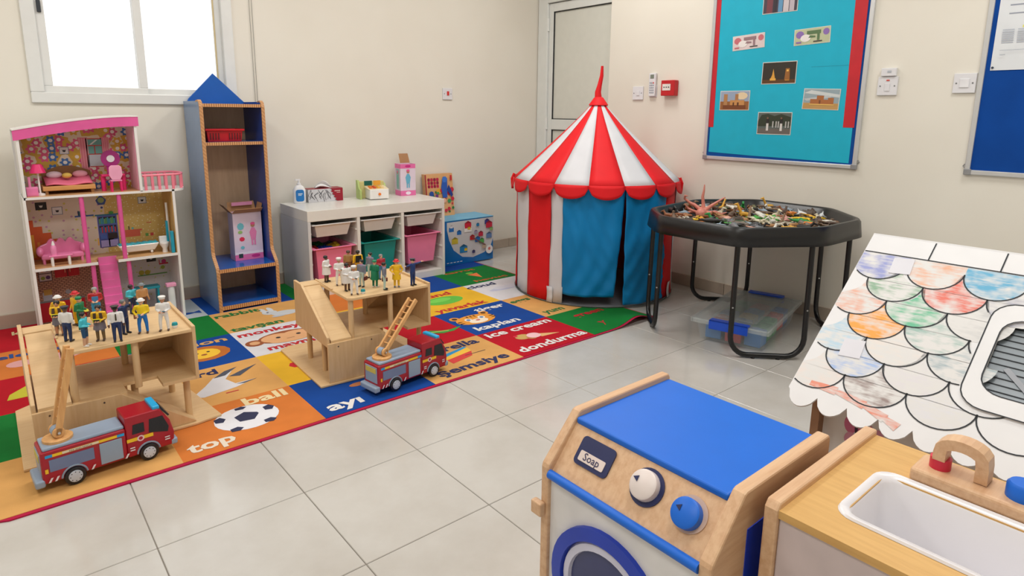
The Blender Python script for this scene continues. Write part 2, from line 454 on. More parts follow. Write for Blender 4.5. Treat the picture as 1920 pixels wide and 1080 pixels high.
# blind cords
c = thing('blind_cord', 'pair of thin grey blind cords hanging beside the window', 'cord', (.735, YB, 1.19))
for dx in (-.008, .008):
    MB().tube([(dx, -.006, 1.55), (dx, -.006, .8), (dx * .9, -.006, 0)], .0016, 6).build('cord', P((150, 148, 140), .7), c)
# door in the corner recess
door = struct(thing('door_1', 'x', 'x', (3.13, 1.9, 0))); del door['label'], door['category']
DW = P((226, 229, 226), .35, var=.02); DG = P((28, 32, 34), .6)
MB().box(3.10, 2.275, 0, 3.17, 2.385, 2.10).box(3.10, 1.45, 2.02, 3.17, 2.274, 2.10).build('frame', DW, door, True, bevel=.004)
lf = MB().box(3.12, 2.225, .01, 3.16, 2.272, 2.015).box(3.12, 1.50, 1.95, 3.16, 2.225, 2.015).box(3.12, 1.50, 1.0, 3.16, 2.225, 1.085).box(3.12, 1.50, .01, 3.16, 2.225, .12).box(3.12, 1.455, .01, 3.16, 1.50, 2.015).build('leaf', DW, door, True, bevel=.003)
for nm, z0, z1 in (('upper', 1.085, 1.95), ('lower', .12, 1.0)):
    MB().box(3.135, 1.50, z0, 3.15, 2.225, z1).build('panel', P((218, 219, 210), .4, var=.02), door, True)
    g = .007
    MB().box(3.126, 2.218, z0, 3.136, 2.226, z1).box(3.126, 1.5, z1 - g, 3.136, 2.226, z1).box(3.126, 1.5, z0, 3.136, 2.226, z0 + g).build('gasket', DG, door, True)
for z in (.25, 1.05, 1.85):
    MB().cyl((3.112, 2.274, z - .05), (3.112, 2.274, z + .05), .009, n=10).build('hinge', DW, door, True)

# ================================================================== RUG
RX = [-.735, -.245, .245, .735, 1.23, 1.722, 2.205]; RY = [.395, .765, 1.168, 1.57, 1.955, 2.355]
def rz_(x, y):
    d = math.hypot((x - 2.06) / .10, (y - .39) / .10)
    return .034 * math.exp(-d * d)
RED, BLUE, GREEN, YEL, TAN, ORG, RWH, GRY = (180, 8, 32), (8, 66, 146), (10, 116, 46), (226, 178, 46), (212, 160, 94), (206, 118, 52), (212, 212, 217), (176, 184, 190)
RC = {(0, 0): TAN, (0, 1): GREEN, (0, 2): RED, (0, 3): ORG, (0, 4): RED, (1, 0): ORG, (1, 1): TAN, (1, 2): BLUE, (1, 3): GREEN, (1, 4): GRY,
      (2, 0): BLUE, (2, 1): YEL, (2, 2): RWH, (2, 3): TAN, (2, 4): BLUE, (3, 0): TAN, (3, 1): RED, (3, 2): YEL, (3, 3): ORG, (3, 4): GREEN,
      (4, 0): RED, (4, 1): BLUE, (4, 2): YEL, (4, 3): BLUE, (4, 4): ORG, (5, 0): GREEN, (5, 1): TAN, (5, 2): RWH, (5, 3): GREEN, (5, 4): BLUE}
rug = thing('alphabet_rug', 'large multicoloured rug of printed word squares with animals and objects', 'rug', (.735, 1.37, 0))
bx0, bx1, by0, by1 = RX[0] - .012, RX[-1] + .012, RY[0] - .014, RY[-1] + .012
BM = cloth((176, 24, 66))
MB().prism([(bx0 + .05, by0, .0005), (bx0 + .015, by0 + .015, .0005), (bx0, by0 + .05, .0005), (bx0, by1, .0005), (bx1, by1, .0005), (bx1, RY[1], .0005), (RX[5], RY[1], .0005), (RX[5], by0, .0005)], (0, 0, .004)).build('binding', BM, rug, True)
MB().grid(lambda u, v: (RX[5] + (bx1 - RX[5]) * u, by0 + (RY[1] - by0) * v, .0045 + rz_(RX[5] + (bx1 - RX[5]) * u, by0 + (RY[1] - by0) * v)), 40, 30).build('lifted_corner', BM, rug, True, smooth=180)
for (i, j), c in RC.items():
    x0, x1, yy0, yy1 = RX[i], RX[i + 1], RY[j], RY[j + 1]
    k = 24 if (i, j) == (5, 0) else 1
    def top(u, v): 
        x = x0 + (x1 - x0) * u; y = yy0 + (yy1 - yy0) * v; return (x, y, .0062 + rz_(x, y))
    m = MB().grid(top, k, k)
    if k == 1:
        m = MB().box(x0, yy0, .0046, x1, yy1, .0062)
    m.build('printed_square', cloth(c), rug, True, smooth=40 if k > 1 else None)
RF = fr((0, 0, .0064), (1, 0, 0), (0, 1, 0))
def cc(i, j): return ((RX[i] + RX[i + 1]) / 2, (RY[j] + RY[j + 1]) / 2)
WT = (225, 222, 220); NV = (22, 34, 84); RD = (190, 24, 36); GN = (22, 112, 52); CRM = (228, 208, 160)
def word(s, x0, x1, y, col, size=.085): text(s, RF, ((x0 + x1) / 2, y), size, col, rug, bold=.03, lift=.001, width=x1 - x0)
word('k', -.625, -.585, 2.24, CRM); word('elephant', -.70, -.33, 1.87, (16, 70, 140))
word('lion', .03, .21, 1.505, TAN); word('bird', -.10, .055, 1.105, NV)
word('ball', .045, .215, .715, CRM, .095); word('top', -.215, -.06, .465, (226, 214, 196), .095)
word('ayı', .285, .43, .465, WT, .10); word('monkey', .26, .585, 1.50, RD); word('maymun', .325, .655, 1.235, RD)
word('rabbit', .255, .50, 1.885, GN); word('tavşan', .265, .54, 1.61, GN)
word('umbrella', .76, 1.185, .705, NV, .09); word('şemsiye', .79, 1.185, .465, NV, .09)
word('ice cream', 1.26, 1.695, .715, WT, .09); word('dondurma', 1.26, 1.71, .46, WT, .09)
word('tiger', 1.465, 1.68, 1.095, WT); word('kaplan', 1.28, 1.575, .835, WT)
word('round', 1.28, 1.565, 1.495, RD); word('yuvarlak', 1.275, 1.64, 1.215, RD)
word('green', 1.85, 2.08, .67, RD, .08); word('yeşil', 1.885, 2.10, .51, RD, .08)
word('eggs', 1.735, 1.885, 1.095, GN, .075); word('yum', 1.765, 1.92, .83, GN, .08)
word('cloud', 1.71, 1.94, 1.505, NV, .08); word('carrot', 1.80, 2.06, 1.90, (190, 96, 40), .06); word('havuç', 1.86, 2.14, 1.62, (190, 96, 40), .06)
def pic(i, j, name, shapes, dx=0, dy=0):
    x, y = cc(i, j)
    decal('printed_' + name, fr((x + dx, y + dy, .0064), (1, 0, 0), (0, 1, 0)), shapes, rug, rough=.85, lift=.0003, step=.00012)
def arcpath(pts, w):
    L = []; R = []
    for k in range(len(pts)):
        a = Vector((*pts[max(0, k - 1)], 0)); b = Vector((*pts[min(len(pts) - 1, k + 1)], 0)); t = (b - a).normalized(); q = Vector((-t.y, t.x, 0))
        ww = w[k] if isinstance(w, list) else w
        L.append((pts[k][0] + q.x * ww, pts[k][1] + q.y * ww)); R.append((pts[k][0] - q.x * ww, pts[k][1] - q.y * ww))
    return L + R[::-1]
DK = (40, 36, 40)
pic(2, 2, 'monkey_face', [((150, 82, 44), ci(-.17, .0, .045)), ((150, 82, 44), ci(.17, .0, .045)), ((150, 82, 44), ci(0, .01, .15, .085, 24)), ((218, 165, 118), ci(-.17, 0, .025)), ((226, 172, 124), ci(-.05, .01, .085, .062)), ((226, 172, 124), ci(.05, .01, .085, .062)), ((226, 172, 124), ci(0, -.035, .11, .045)), (DK, ci(-.05, .01, .012)), (DK, ci(.055, .01, .012)), ((120, 70, 50), rc(-.02, -.03, .02, -.026))], -.02, -.02)
pic(2, 3, 'rabbit', [((196, 200, 204), ci(.05, -.02, .075, .045)), ((196, 200, 204), ci(-.02, .03, .042)), ((206, 210, 214), ci(-.04, .08, .015, .045)), ((206, 210, 214), ci(0, .085, .015, .045)), (NV, ci(-.03, .035, .007)), ((206, 210, 214), ci(.13, -.01, .02)), ((186, 190, 196), ci(0, -.06, .04, .014))], .06)
pic(1, 2, 'lion_face', [((186, 104, 34), ci(0, 0, .12, .10, 14)), ((236, 190, 52), ci(0, 0, .075, .065)), (DK, ci(-.025, .015, .008)), (DK, ci(.025, .015, .008)), ((150, 80, 40), ci(0, -.015, .014, .01))], .065, -.01)
pic(1, 1, 'seagull', [((214, 214, 220), [(-.12, -.06), (-.05, .02), (0, .09), (.09, .13), (.04, .05), (.06, -.02), (.14, -.02), (.05, -.06), (-.08, -.085)]), ((74, 78, 92), [(0, .085), (.06, .14), (.12, .16), (.05, .09)]), ((74, 78, 92), [(.06, .07), (.13, .11), (.20, .14), (.10, .05)]), ((74, 78, 92), [(.06, -.03), (.15, -.02), (.09, -.04)]), ((196, 40, 60), rc(.0, -.10, .05, -.093))], .02, -.02)
pic(1, 0, 'football', [((226, 226, 232), ci(0, 0, .115, .10, 24)), ((42, 46, 78), ci(0, .005, .045, .042, 5, 18)), ((42, 46, 78), ci(-.09, .03, .022, .025, 5)), ((42, 46, 78), ci(.09, .03, .022, .025, 5)), ((42, 46, 78), ci(-.06, -.075, .025, .018, 5)), ((42, 46, 78), ci(.06, -.075, .025, .018, 5)), ((42, 46, 78), ci(0, .085, .024, .014, 5))], .02, .01)
pic(2, 1, 'red_ruler', [((200, 30, 44), [(-.15, -.03), (.15, -.03), (.15, .03), (-.15, .03), (-.165, 0)]), ((236, 160, 150), ci(-.13, 0, .008))], 0, .0)
pic(2, 0, 'bear_paws', [((176, 108, 66), ci(.02, .03, .04, .018)), ((176, 108, 66), ci(.07, -.02, .04, .018)), ((176, 108, 66), ci(.17, .02, .03, .02))], -.03, -.01)
pic(3, 0, 'umbrella', [((40, 142, 196), [(.0, .03), (.16, .065), (.17, .05), (.0, .0)]), ((236, 188, 66), [(0, 0), (.17, .05), (.16, .0), (0, -.03)]), ((208, 62, 58), [(0, -.03), (.16, 0), (.13, -.05), (0, -.08)]), ((70, 60, 60), rc(.1, -.035, .22, -.03))], -.06, .03)
pic(3, 1, 'snake', [((62, 150, 62), arcpath([(-.13, -.03), (-.08, .02), (-.03, .035), (.02, .0), (.08, -.005), (.15, .02)], [.012, .02, .022, .02, .014, .003])), ((170, 196, 90), arcpath([(-.1, 0), (-.05, .03), (.0, .02), (.06, .0)], .006))], .12, -.05)
pic(4, 2, 'green_disc', [((96, 186, 66), ci(0, 0, .13, .075, 28)), ((120, 206, 84), ci(-.02, .02, .08, .035, 20))], -.03, .01)
TG = [((226, 150, 52), ci(0, 0, .125, .075, 24)), ((226, 150, 52), ci(-.10, .065, .03)), ((226, 150, 52), ci(.10, .065, .03)), ((70, 40, 20), ci(-.10, .065, .016)), ((70, 40, 20), ci(.10, .065, .016)), ((240, 226, 206), ci(0, -.03, .06, .035)), ((236, 232, 222), ci(-.045, .01, .022)), ((236, 232, 222), ci(.045, .01, .022)), ((60, 110, 170), ci(-.045, .008, .012)), ((60, 110, 170), ci(.045, .008, .012)), ((206, 96, 96), ci(0, -.02, .014, .01))]
TG += [((60, 36, 20), [(x, .06), (x + .012, .06), (x + .006, .03)]) for x in (-.03, -.006, .018)] + [((60, 36, 20), [(s * .12, y), (s * .12, y + .012), (s * .085, y + .006)]) for s in (-1, 1) for y in (-.03, -.005)]
pic(4, 1, 'tiger_face', TG, -.09, .01)
pic(4, 0, 'ice_cream_cone', [((222, 176, 116), [(-.01, .03), (.13, -.045), (.015, -.035)]), ((196, 160, 92), ci(-.07, .02, .045, .035)), ((186, 130, 84), ci(-.035, -.01, .03, .026)), ((236, 190, 196), ci(-.01, .005, .04, .035)), ((206, 40, 60), ci(-.10, .045, .012))], 0, .0)
pic(5, 2, 'cloud', [((188, 192, 214), ci(-.05, 0, .12, .03)), ((206, 208, 220), ci(.04, .02, .09, .035)), ((206, 208, 220), ci(-.06, .025, .06, .03))], .0, 0)
pic(5, 3, 'carrot', [((230, 120, 62), [(-.04, .02), (.05, .03), (.01, -.09)]), ((110, 180, 60), ci(0, .05, .03, .02))], 0, .01)
pic(0, 3, 'elephant', [((218, 160, 160), ci(0, 0, .12, .055)), ((218, 160, 160), ci(-.12, .0, .05, .045))], .0, -.02)
pic(0, 2, 'yellow_car', [((196, 190, 50), [(-.2, -.06), (.2, -.06), (.2, .0), (.05, .03), (-.02, .07), (-.13, .07), (-.19, .0)]), ((40, 44, 60), ci(-.1, -.06, .035)), ((40, 44, 60), ci(.1, -.06, .035)), ((90, 110, 120), [(-.02, .03), (-.02, .055), (-.1, .055), (-.13, .02)])], .02, 0)
pic(1, 4, 'blue_fish', [(BLUE, ci(.15, -.1, .05, .02)), (BLUE, [(.18, -.1), (.23, -.07), (.23, -.13)])])
word('o', .80, .85, 2.03, WT, .07)

# ================================================================== DOLLHOUSE
DZ = .0065
dh = thing('dollhouse', 'tall open-front dollhouse with pink arched roof, flowered walls and pink balcony', 'dollhouse', (-.18, 2.14, DZ))
DWH = P((236, 234, 232), .3, var=.02); PINK = P((222, 92, 158), .35); LPK = P((236, 140, 186), .35); HPK = P((222, 40, 110), .35)
fy, by = 2.036, 2.275
MB().box(-.508, fy, DZ, -.496, by, .715).build('side_panel', DWH, dh, True)
MB().box(.137, fy, DZ, .149, by, .715).build('side_panel', DWH, dh, True)
MB().box(-.502, fy, .715, -.490, by - .02, 1.035).build('side_panel', DWH, dh, True)
MB().box(-.012, fy, .715, .0, by - .02, 1.09).build('side_panel', DWH, dh, True)
MB().box(-.51, by, DZ, .149, by + .01, .715).box(-.51, by, .715, 0, by + .01, 1.04).build('back_panel', DWH, dh, True)
tanf = wood((214, 170, 118), (190, 140, 92), 0, 6, .3)
wht = MB().box(-.496, fy, DZ, .137, by, DZ + .012).build('ground_floor', P((214, 186, 196), .35), dh, True)
f1 = MB().box(-.496, fy, .355, -.236, by, .366).box(-.236, fy + .10, .355, -.146, by, .366).box(-.146, fy, .355, .137, by, .366).build('middle_floor', tanf, dh, True)
MB().box(-.496, fy - .004, .354, -.236, fy, .368).box(-.146, fy - .004, .354, .137, fy, .368).build('floor_edging', DWH, dh, True)
bal = [(.0, fy), (.15, fy)] + [(.15 + .065 * math.sin(PI * k / 12), fy + .10 - .10 * math.cos(PI * k / 12)) for k in range(1, 12)] + [(.15, fy + .2), (.0, fy + .2)]
MB().box(-.502, fy, .706, .0, by, .718).prism([(x, y, .706) for x, y in bal], (0, 0, .012)).build('upper_floor', DWH, dh, True)
MB().box(-.49, fy + .003, .718, -.012, by - .02, .7195).build('floor_print', tanf, dh, True)
# roof: arched fascia and curved top board
arc = [(-.512 + .522 * t, 1.03 + .065 * math.sin(t * PI / 2) + .004) for t in [k / 14 for k in range(15)]]
MB().prism([(x, fy - .004, z) for x, z in arc] + [(x, fy - .004, z - .047) for x, z in reversed(arc)], (0, .008, 0)).build('roof_fascia', PINK, dh, True)
MB().prism([(x, fy - .006, z + .006) for x, z in arc] + [(x, fy - .006, z) for x, z in reversed(arc)], (0, by - fy, 0)).build('roof_board', DWH, dh, True, smooth=30)
FP = flower_paper(); CP = speck_paper((222, 206, 190), (204, 196, 96), 26, .14, (196, 150, 178)); YP = speck_paper((220, 188, 112), (240, 226, 190), 46, .13)
GP = speck_paper((206, 202, 202), (196, 196, 120), 30, .12, (190, 184, 190))
MB().box(-.49, by - .024, .718, -.012, by - .02, 1.045).build('flowered_wall', FP, dh, True)
MB().box(-.016, fy + .02, .72, -.012, by - .02, 1.06).build('side_wall_print', stripes((228, 150, 178), (240, 200, 210), (1, 1, 1), 'Y', .5, 30), dh, True)
MB().box(-.496, by - .004, .366, -.155, by, .706).build('cream_wall', CP, dh, True)
MB().box(-.155, by - .004, .366, .137, by, .706).build('yellow_wall', YP, dh, True)
MB().box(.133, fy + .01, .366, .137, by, .706).build('ochre_side_wall', P((200, 160, 96), .5), dh, True)
MB().box(-.496, by - .004, DZ + .012, -.20, by, .355).build('brick_wall', brick_paper(), dh, True)
MB().box(-.20, by - .004, DZ + .012, .137, by, .355).build('grey_wall', GP, dh, True)
for x, z0, z1 in ((-.274, .366, .706), (-.111, .366, .706), (-.258, .02, .355), (-.098, .02, .355)):
    MB().cyl((x, fy + .014, z0), (x, fy + .014, z1), .0105, n=14).build('column', PINK, dh, True, smooth=40)
# staircase
st = []
ns = 9; yt, zt, yb_, zb = 2.135, .372, 2.022, DZ + .012
pts = []
for k in range(ns + 1):
    t = k / ns; y = yb_ + (yt - yb_) * t; z = zb + (zt - zb) * t
    pts.append((y, z)); 
    if k < ns: pts.append((y, zb + (zt - zb) * (k + 1) / ns))
prof = [(-.224, y, z) for y, z in pts] + [(-.224, yt + .02, zt - .012), (-.224, yb_ + .022, zb)]
MB().prism(prof, (.083, 0, 0)).build('staircase', P((232, 112, 176), .35), dh, True)
# balcony railing
def rail(t):
    if t < .35: return (.004 + .146 * t / .35, fy + .006)
    if t < .65:
        a = PI * (t - .35) / .3; return (.15 + .06 * math.sin(a), fy + .10 - .094 * math.cos(a))
    return (.15 - .146 * (t - .65) / .35, fy + .194)
RPK = P((236, 130, 150), .4)
MB().tube([(*rail(k / 40), .795) for k in range(41)], .0065, 8).build('railing', RPK, dh, True, smooth=50)
for k in range(13):
    x, y = rail(.03 + .94 * k / 12)
    MB().box(x - .006, y - .006, .718, x + .006, y + .006, .792).build('baluster', RPK, dh, True)
BF = fr((0, by - .004, 0), (1, 0, 0), (0, 0, 1)); TF = fr((0, by - .024, 0), (1, 0, 0), (0, 0, 1))
# prints on the doll walls
WD = (128, 84, 44)
decal('printed_window', TF, [((196, 70, 66), rc(-.205, .835, -.13, .985)), ((112, 176, 172), rc(-.20, .95, -.135, .98)), ((112, 176, 172), rc(-.20, .905, -.17, .945)), ((112, 176, 172), rc(-.165, .905, -.135, .945)), ((206, 220, 232), rc(-.20, .84, -.135, .90)), ((230, 240, 240), [(-.19, .952), (-.18, .952), (-.15, .978), (-.16, .978)])], dh)
def curtain(x0, x1): return [((226, 130, 150), [(x0, .99), (x1, .99), (x1 - .008, .90), (x1 - .002, .82), (x0 + .004, .82), (x0 + .012, .90)])] + [((240, 176, 186), rc(x0 + .007 + k * (x1 - x0) / 4, .83, x0 + .010 + k * (x1 - x0) / 4, .985)) for k in range(4)]
decal('printed_curtain', TF, curtain(-.24, -.195), dh); decal('printed_curtain', TF, curtain(-.14, -.10), dh)
def picture(x, z, w_, h, dark, F): 
    a, b = ((34, 32, 34), (226, 224, 222)) if dark else ((226, 226, 228), (40, 40, 44))
    return decal('printed_picture', F, [((120, 130, 150) if not dark else (20, 20, 20), rc(x - w_, z - h, x + w_, z + h)), (a, rc(x - w_ + .003, z - h + .003, x + w_ - .003, z + h - .003)), (b, ci(x, z - .002, .007, .006, 8)), (b, [(x - .009, z + .006), (x - .004, z + .002), (x + .004, z + .002), (x + .009, z + .006), (x + .005, z - .004), (x - .005, z - .004)])], dh)
picture(-.302, .925, .021, .019, False, TF)
picture(-.428, .645, .024, .020, True, BF); picture(-.362, .615, .023, .021, False, BF); picture(.03, .640, .021, .019, False, BF); picture(.045, .305, .024, .020, True, BF)
decal('printed_clock', BF, [((60, 84, 150), [(-.19, .655), (-.165, .685), (-.14, .655), (-.15, .63), (-.18, .63)]), ((150, 170, 110), ci(-.165, .655, .015)), ((60, 84, 150), ci(-.165, .615, .006))], dh)
bk = [((92, 100, 178), rc(-.192, .395, -.10, .57)), ((50, 120, 150), rc(-.20, .57, -.092, .578))]
for r_, (z, cols) in enumerate(((.525, ((90, 160, 110), (60, 150, 180), (60, 150, 180), (110, 170, 110))), (.478, ((60, 120, 180), (196, 60, 90), (60, 110, 170), (206, 80, 80))))):
    bk.append(((44, 34, 60), rc(-.186, z, -.106, z + .038)))
    for q in range(10): bk.append((cols[q % 4], rc(-.184 + q * .0075, z, -.178 + q * .0075, z + .028 + .004 * (q % 3))))
bk += [((44, 34, 40), rc(-.150, .442, -.106, .474)), ((70, 100, 180), rc(-.186, .442, -.155, .466)), ((170, 160, 220), rc(-.186, .40, -.150, .436)), ((170, 160, 220), rc(-.144, .40, -.106, .436)), ((70, 160, 80), ci(-.125, .585, .012, .008, 7))]
decal('printed_bookcase', BF, bk, dh)
decal('printed_wall_shelf', BF, [((60, 96, 170), rc(-.29, .573, -.205, .581)), ((44, 50, 90), rc(-.275, .581, -.27, .606)), ((70, 120, 120), rc(-.27, .581, -.262, .604)), ((110, 60, 110), rc(-.262, .581, -.25, .61)), ((50, 60, 120), rc(-.25, .581, -.24, .604))], dh)
stp = []
for k in range(5): stp.append(((222, 96, 46), rc(-.494, .368, -.47 + .035 * k - .0 , .575 - .035 * k)))
stp += [((240, 170, 60), rc(-.488, .38, -.474, .50)), ((232, 140, 50), rc(-.463, .38, -.452, .46)), ((240, 170, 60), rc(-.44, .38, -.425, .44))]
decal('printed_orange_stairs', BF, stp, dh)
decal('printed_side_table', BF, [((220, 104, 80), rc(-.085, .47, .015, .48)), ((220, 104, 80), rc(-.075, .44, .005, .47)), ((170, 60, 40), rc(-.075, .48, -.07, .495)), ((70, 60, 60), rc(-.05, .48, -.045, .50)), ((110, 190, 190), ci(-.03, .487, .006)), ((214, 90, 70), rc(.04, .51, .065, .514))], dh)
for c_, r_ in (((150, 196, 180), rc(-.15, .40, -.125, .45)), ((236, 180, 80), rc(-.20, .41, -.194, .45)), ((110, 170, 90), rc(.03, .435, .045, .452)), ((210, 80, 80), rc(.055, .435, .07, .452))): decal('printed_wall_tile', BF, [(c_, r_)], dh)
decal('printed_red_cupboard', BF, [((186, 20, 34), rc(-.408, .262, -.355, .345)), ((186, 20, 34), rc(-.348, .262, -.30, .345)), ((120, 14, 22), rc(-.356, .262, -.348, .345)), ((220, 190, 150), rc(-.364, .285, -.361, .32)), ((220, 190, 150), rc(-.342, .285, -.339, .32))], dh)
decal('printed_kitchen_window', BF, [((70, 50, 50), rc(-.478, .25, -.42, .335)), ((206, 196, 196), rc(-.475, .253, -.423, .29)), ((206, 196, 196), rc(-.475, .294, -.423, .332)), ((220, 150, 60), ci(-.46, .31, .01)), ((96, 60, 150), ci(-.44, .312, .01)), ((140, 160, 60), ci(-.46, .268, .009)), ((96, 60, 120), ci(-.438, .27, .01))], dh)
decal('printed_red_counter', BF, [((196, 16, 34), rc(-.49, .03, -.29, .135)), ((120, 120, 120), rc(-.49, .135, -.29, .145)), ((170, 172, 180), rc(-.47, .145, -.43, .19)), ((190, 150, 70), rc(-.465, .175, -.43, .205)), ((150, 150, 156), ci(-.36, .18, .012))], dh)
decal('printed_flower_shelf', BF, [((196, 20, 50), rc(.085, .262, .13, .27)), ((196, 20, 50), rc(.083, .262, .087, .29)), ((196, 50, 120), ci(.108, .279, .012)), ((150, 160, 60), ci(.10, .318, .01)), ((150, 160, 60), ci(.10, .245, .011)), ((170, 160, 50), ci(.02, .226, .014)), ((170, 160, 50), ci(-.01, .228, .014)), ((90, 150, 70), rc(-.03, .208, .12, .214))], dh)

# doll furniture: loose pieces standing in the rooms
def doll(name, label, cat, loc): return thing(name, label, cat, loc, 0, 'doll furniture')
UZ, MZ, GZ = .7195, .366, DZ + .012
t = doll('toy_lamp', 'hot pink toy floor lamp with white stem in the flowered doll bedroom', 'lamp', (-.432, 2.095, UZ))
MB().lathe([(.020, 0), (.020, .008), (.006, .012)], n=16).build('base', DWH, t, smooth=40)
MB().cyl((0, 0, .01), (0, 0, .125), .0042).build('pole', DWH, t); MB().lathe([(.034, .11), (.018, .152), (.016, .152), (.031, .112)], n=18).build('lamp_shade', HPK, t, smooth=40)
t = doll('toy_nightstand', 'light pink toy nightstand at the left wall of the doll bedroom', 'nightstand', (-.462, 2.085, UZ))
MB().box(-.025, -.02, 0, .022, .02, .044).build('body', LPK, t, bevel=.002); MB().box(-.022, -.0215, .006, .019, -.0195, .038).build('drawer', P((232, 124, 176), .4), t); MB().cyl((-.008, 0, .044), (-.008, 0, .092), .0055).build('bottle', LPK, t)
t = doll('toy_bed', 'brown toy bed with pink printed blanket in the doll bedroom', 'bed', (-.305, 2.17, UZ))
bw = P((140, 96, 52), .5)
MB().prism([(-.105 + .21 * k / 12, .06, .10 + .03 * math.sin(PI * k / 12)) for k in range(13)] + [(.105, .06, 0), (-.105, .06, 0)], (0, .012, 0)).build('headboard', bw, t)
MB().box(-.115, -.075, .018, .105, .06, .04).build('frame', P((206, 150, 88), .5), t, bevel=.003)
for x in (-.1, .09): 
    for y in (-.065, .05): MB().box(x - .006, y - .006, 0, x + .006, y + .006, .018).build('leg', bw, t)
MB().grid(lambda u, v: (-.10 + .195 * u, -.06 + .12 * v, .045 + .03 * v + .004 * math.sin(9 * u)), 12, 8).build('blanket', P((226, 110, 140), .7), t, smooth=60, solid=.006)
MB().ell((-.055, .035, .088), (.034, .018, .018)).build('pillow', P((238, 214, 226), .7), t, smooth=180); MB().ell((.055, .035, .088), (.034, .016, .018)).build('pillow', P((236, 170, 186), .7), t, smooth=180)
MB().ell((-.005, .0, .085), (.022, .016, .014)).build('cushion', P((226, 190, 90), .7), t, smooth=180)
t = doll('toy_vanity', 'toy dressing table with round purple mirror and hot pink legs', 'dressing table', (-.118, 2.125, UZ))
PUR = P((168, 44, 128), .3)
MB().box(-.05, -.02, .075, .055, .025, .085).build('table_top', HPK, t, bevel=.002)
for x in (-.043, .048): MB().cyl((x, 0, 0), (x, 0, .075), .011, n=10).build('leg', HPK, t, smooth=40)
m = Matrix.Rotation(PI / 2, 3, 'X')
MB().lathe([(.043, 0), (.043, .010)], (.0, .012, .165), 24, M=m).box(-.02, .004, .08, .02, .012, .13).build('mirror_frame', PUR, t, smooth=40)
MB().lathe([(.018, 0), (.018, .003)], (.0, .0015, .165), 20, M=m).build('mirror', P((236, 236, 240), .1), t, smooth=40)
t = doll('toy_chair', 'pale pink toy chair with hot pink legs before the round mirror', 'chair', (-.112, 2.075, UZ))
MB().box(-.026, -.022, .052, .026, .02, .06).build('seat', LPK, t, bevel=.003)
MB().prism([(-.018, -.022, .06), (.018, -.022, .06), (.030, -.022, .085), (.028, -.022, .125), (.018, -.022, .135), (-.018, -.022, .135), (-.028, -.022, .125), (-.030, -.022, .085)], (0, .007, 0)).build('backrest', P((240, 168, 200), .35), t, bevel=.002)
for x in (-.02, .02):
    for y in (-.016, .014): MB().cyl((x * 1.1, y, 0), (x, y, .052), .005, n=8).build('leg', HPK, t)
t = doll('toy_sofa', 'glossy pink scalloped toy sofa in the doll sitting room', 'sofa', (-.37, 2.17, MZ))
SP = P((238, 134, 182), .2)
MB().box(-.09, -.035, .02, .09, .035, .048).build('seat', SP, t, bevel=.008, seg=3)
MB().prism([(-.092, .02, .03), (.092, .02, .03), (.092, .02, .085)] + [(.06 - .12 * k / 12, .02, .098 + .022 * abs(math.sin(PI * k / 4))) for k in range(13)] + [(-.092, .02, .085)], (0, .02, 0)).build('backrest', SP, t, bevel=.004)
for x in (-.092, .092): MB().ell((x, -.005, .062), (.016, .04, .026)).build('armrest', SP, t, smooth=180)
for x in (-.08, .08):
    for y in (-.028, .028): MB().cyl((x, y, 0), (x, y, .024), .006, n=8).build('leg', SP, t)
t = doll('toy_table', 'small pink toy coffee table with white legs before the pink sofa', 'table', (-.385, 2.085, MZ))
MB().box(-.05, -.022, .046, .05, .022, .054).build('table_top', SP, t, bevel=.003)
for x in (-.036, .034):
    for y in (-.015, .013): MB().cyl((x, y, 0), (x, y, .046), .006, n=8).build('leg', DWH, t)
t = doll('toy_bottle', 'pink toy bottle with white cap on the small doll table', 'bottle', (-.41, 2.085, MZ + .054))
MB().lathe([(.013, 0), (.014, .03), (.011, .045), (.007, .05)], n=14).build('body', LPK, t, smooth=40); MB().lathe([(.008, .05), (.007, .056), (.003, .07)], n=12).build('cap', DWH, t, smooth=40)
t = doll('toy_bathtub', 'white toy bathtub filled with turquoise water in the yellow doll bathroom', 'bathtub', (-.032, 2.14, MZ))
MB().add([(sx * a, sy * b, z) for z, a, b in ((.016, .075, .024), (.056, .098, .036)) for sx, sy in ((-1, -1), (1, -1), (1, 1), (-1, 1))], [(0, 3, 2, 1), (4, 5, 6, 7)] + [(i, (i + 1) % 4, 4 + (i + 1) % 4, 4 + i) for i in range(4)]).build('tub', P((238, 236, 232), .2), t, bevel=.006, seg=3)
MB().grid(lambda u, v: (-.092 + .184 * u, -.03 + .06 * v, .058 + .003 * math.sin(u * 40 + 6 * v)), 40, 6).build('water', P((44, 176, 196), .15), t, smooth=180, solid=.004)
for x in (-.06, .06):
    for y in (-.018, .018): MB().ell((x, y, .009), (.007, .007, .009), 8, 6).build('foot', DWH, t)
t = doll('toy_toilet', 'white toy toilet beside the turquoise panel in the doll bathroom', 'toilet', (.098, 2.115, MZ))
MB().lathe([(.014, 0), (.012, .02), (.023, .042), (.024, .05)], (-.008, -.01, 0), 16).build('bowl', DWH, t, smooth=40); MB().box(-.028, .01, .035, .012, .028, .085).build('cistern', DWH, t, bevel=.003)
MB().lathe([(.024, .05), (.022, .056)], (-.008, -.01, 0), 16).build('lid', DWH, t, smooth=40)
t = doll('toy_shower_panel', 'turquoise toy shower panel at the right wall of the doll bathroom', 'shower', (.118, 2.06, MZ))
MB().box(-.006, -.012, 0, .010, .012, .12).build('panel', P((30, 160, 190), .3), t, bevel=.002); MB().cyl((.0, .06, 0), (.0, .06, .27), .006).build('pipe', DWH, t); MB().box(-.012, .05, .05, -.002, .07, .17).build('screen', P((30, 160, 190), .3), t)
t = doll('toy_pedestal', 'white toy column with pink capital in the ground floor doll room', 'column', (.092, 2.062, GZ))
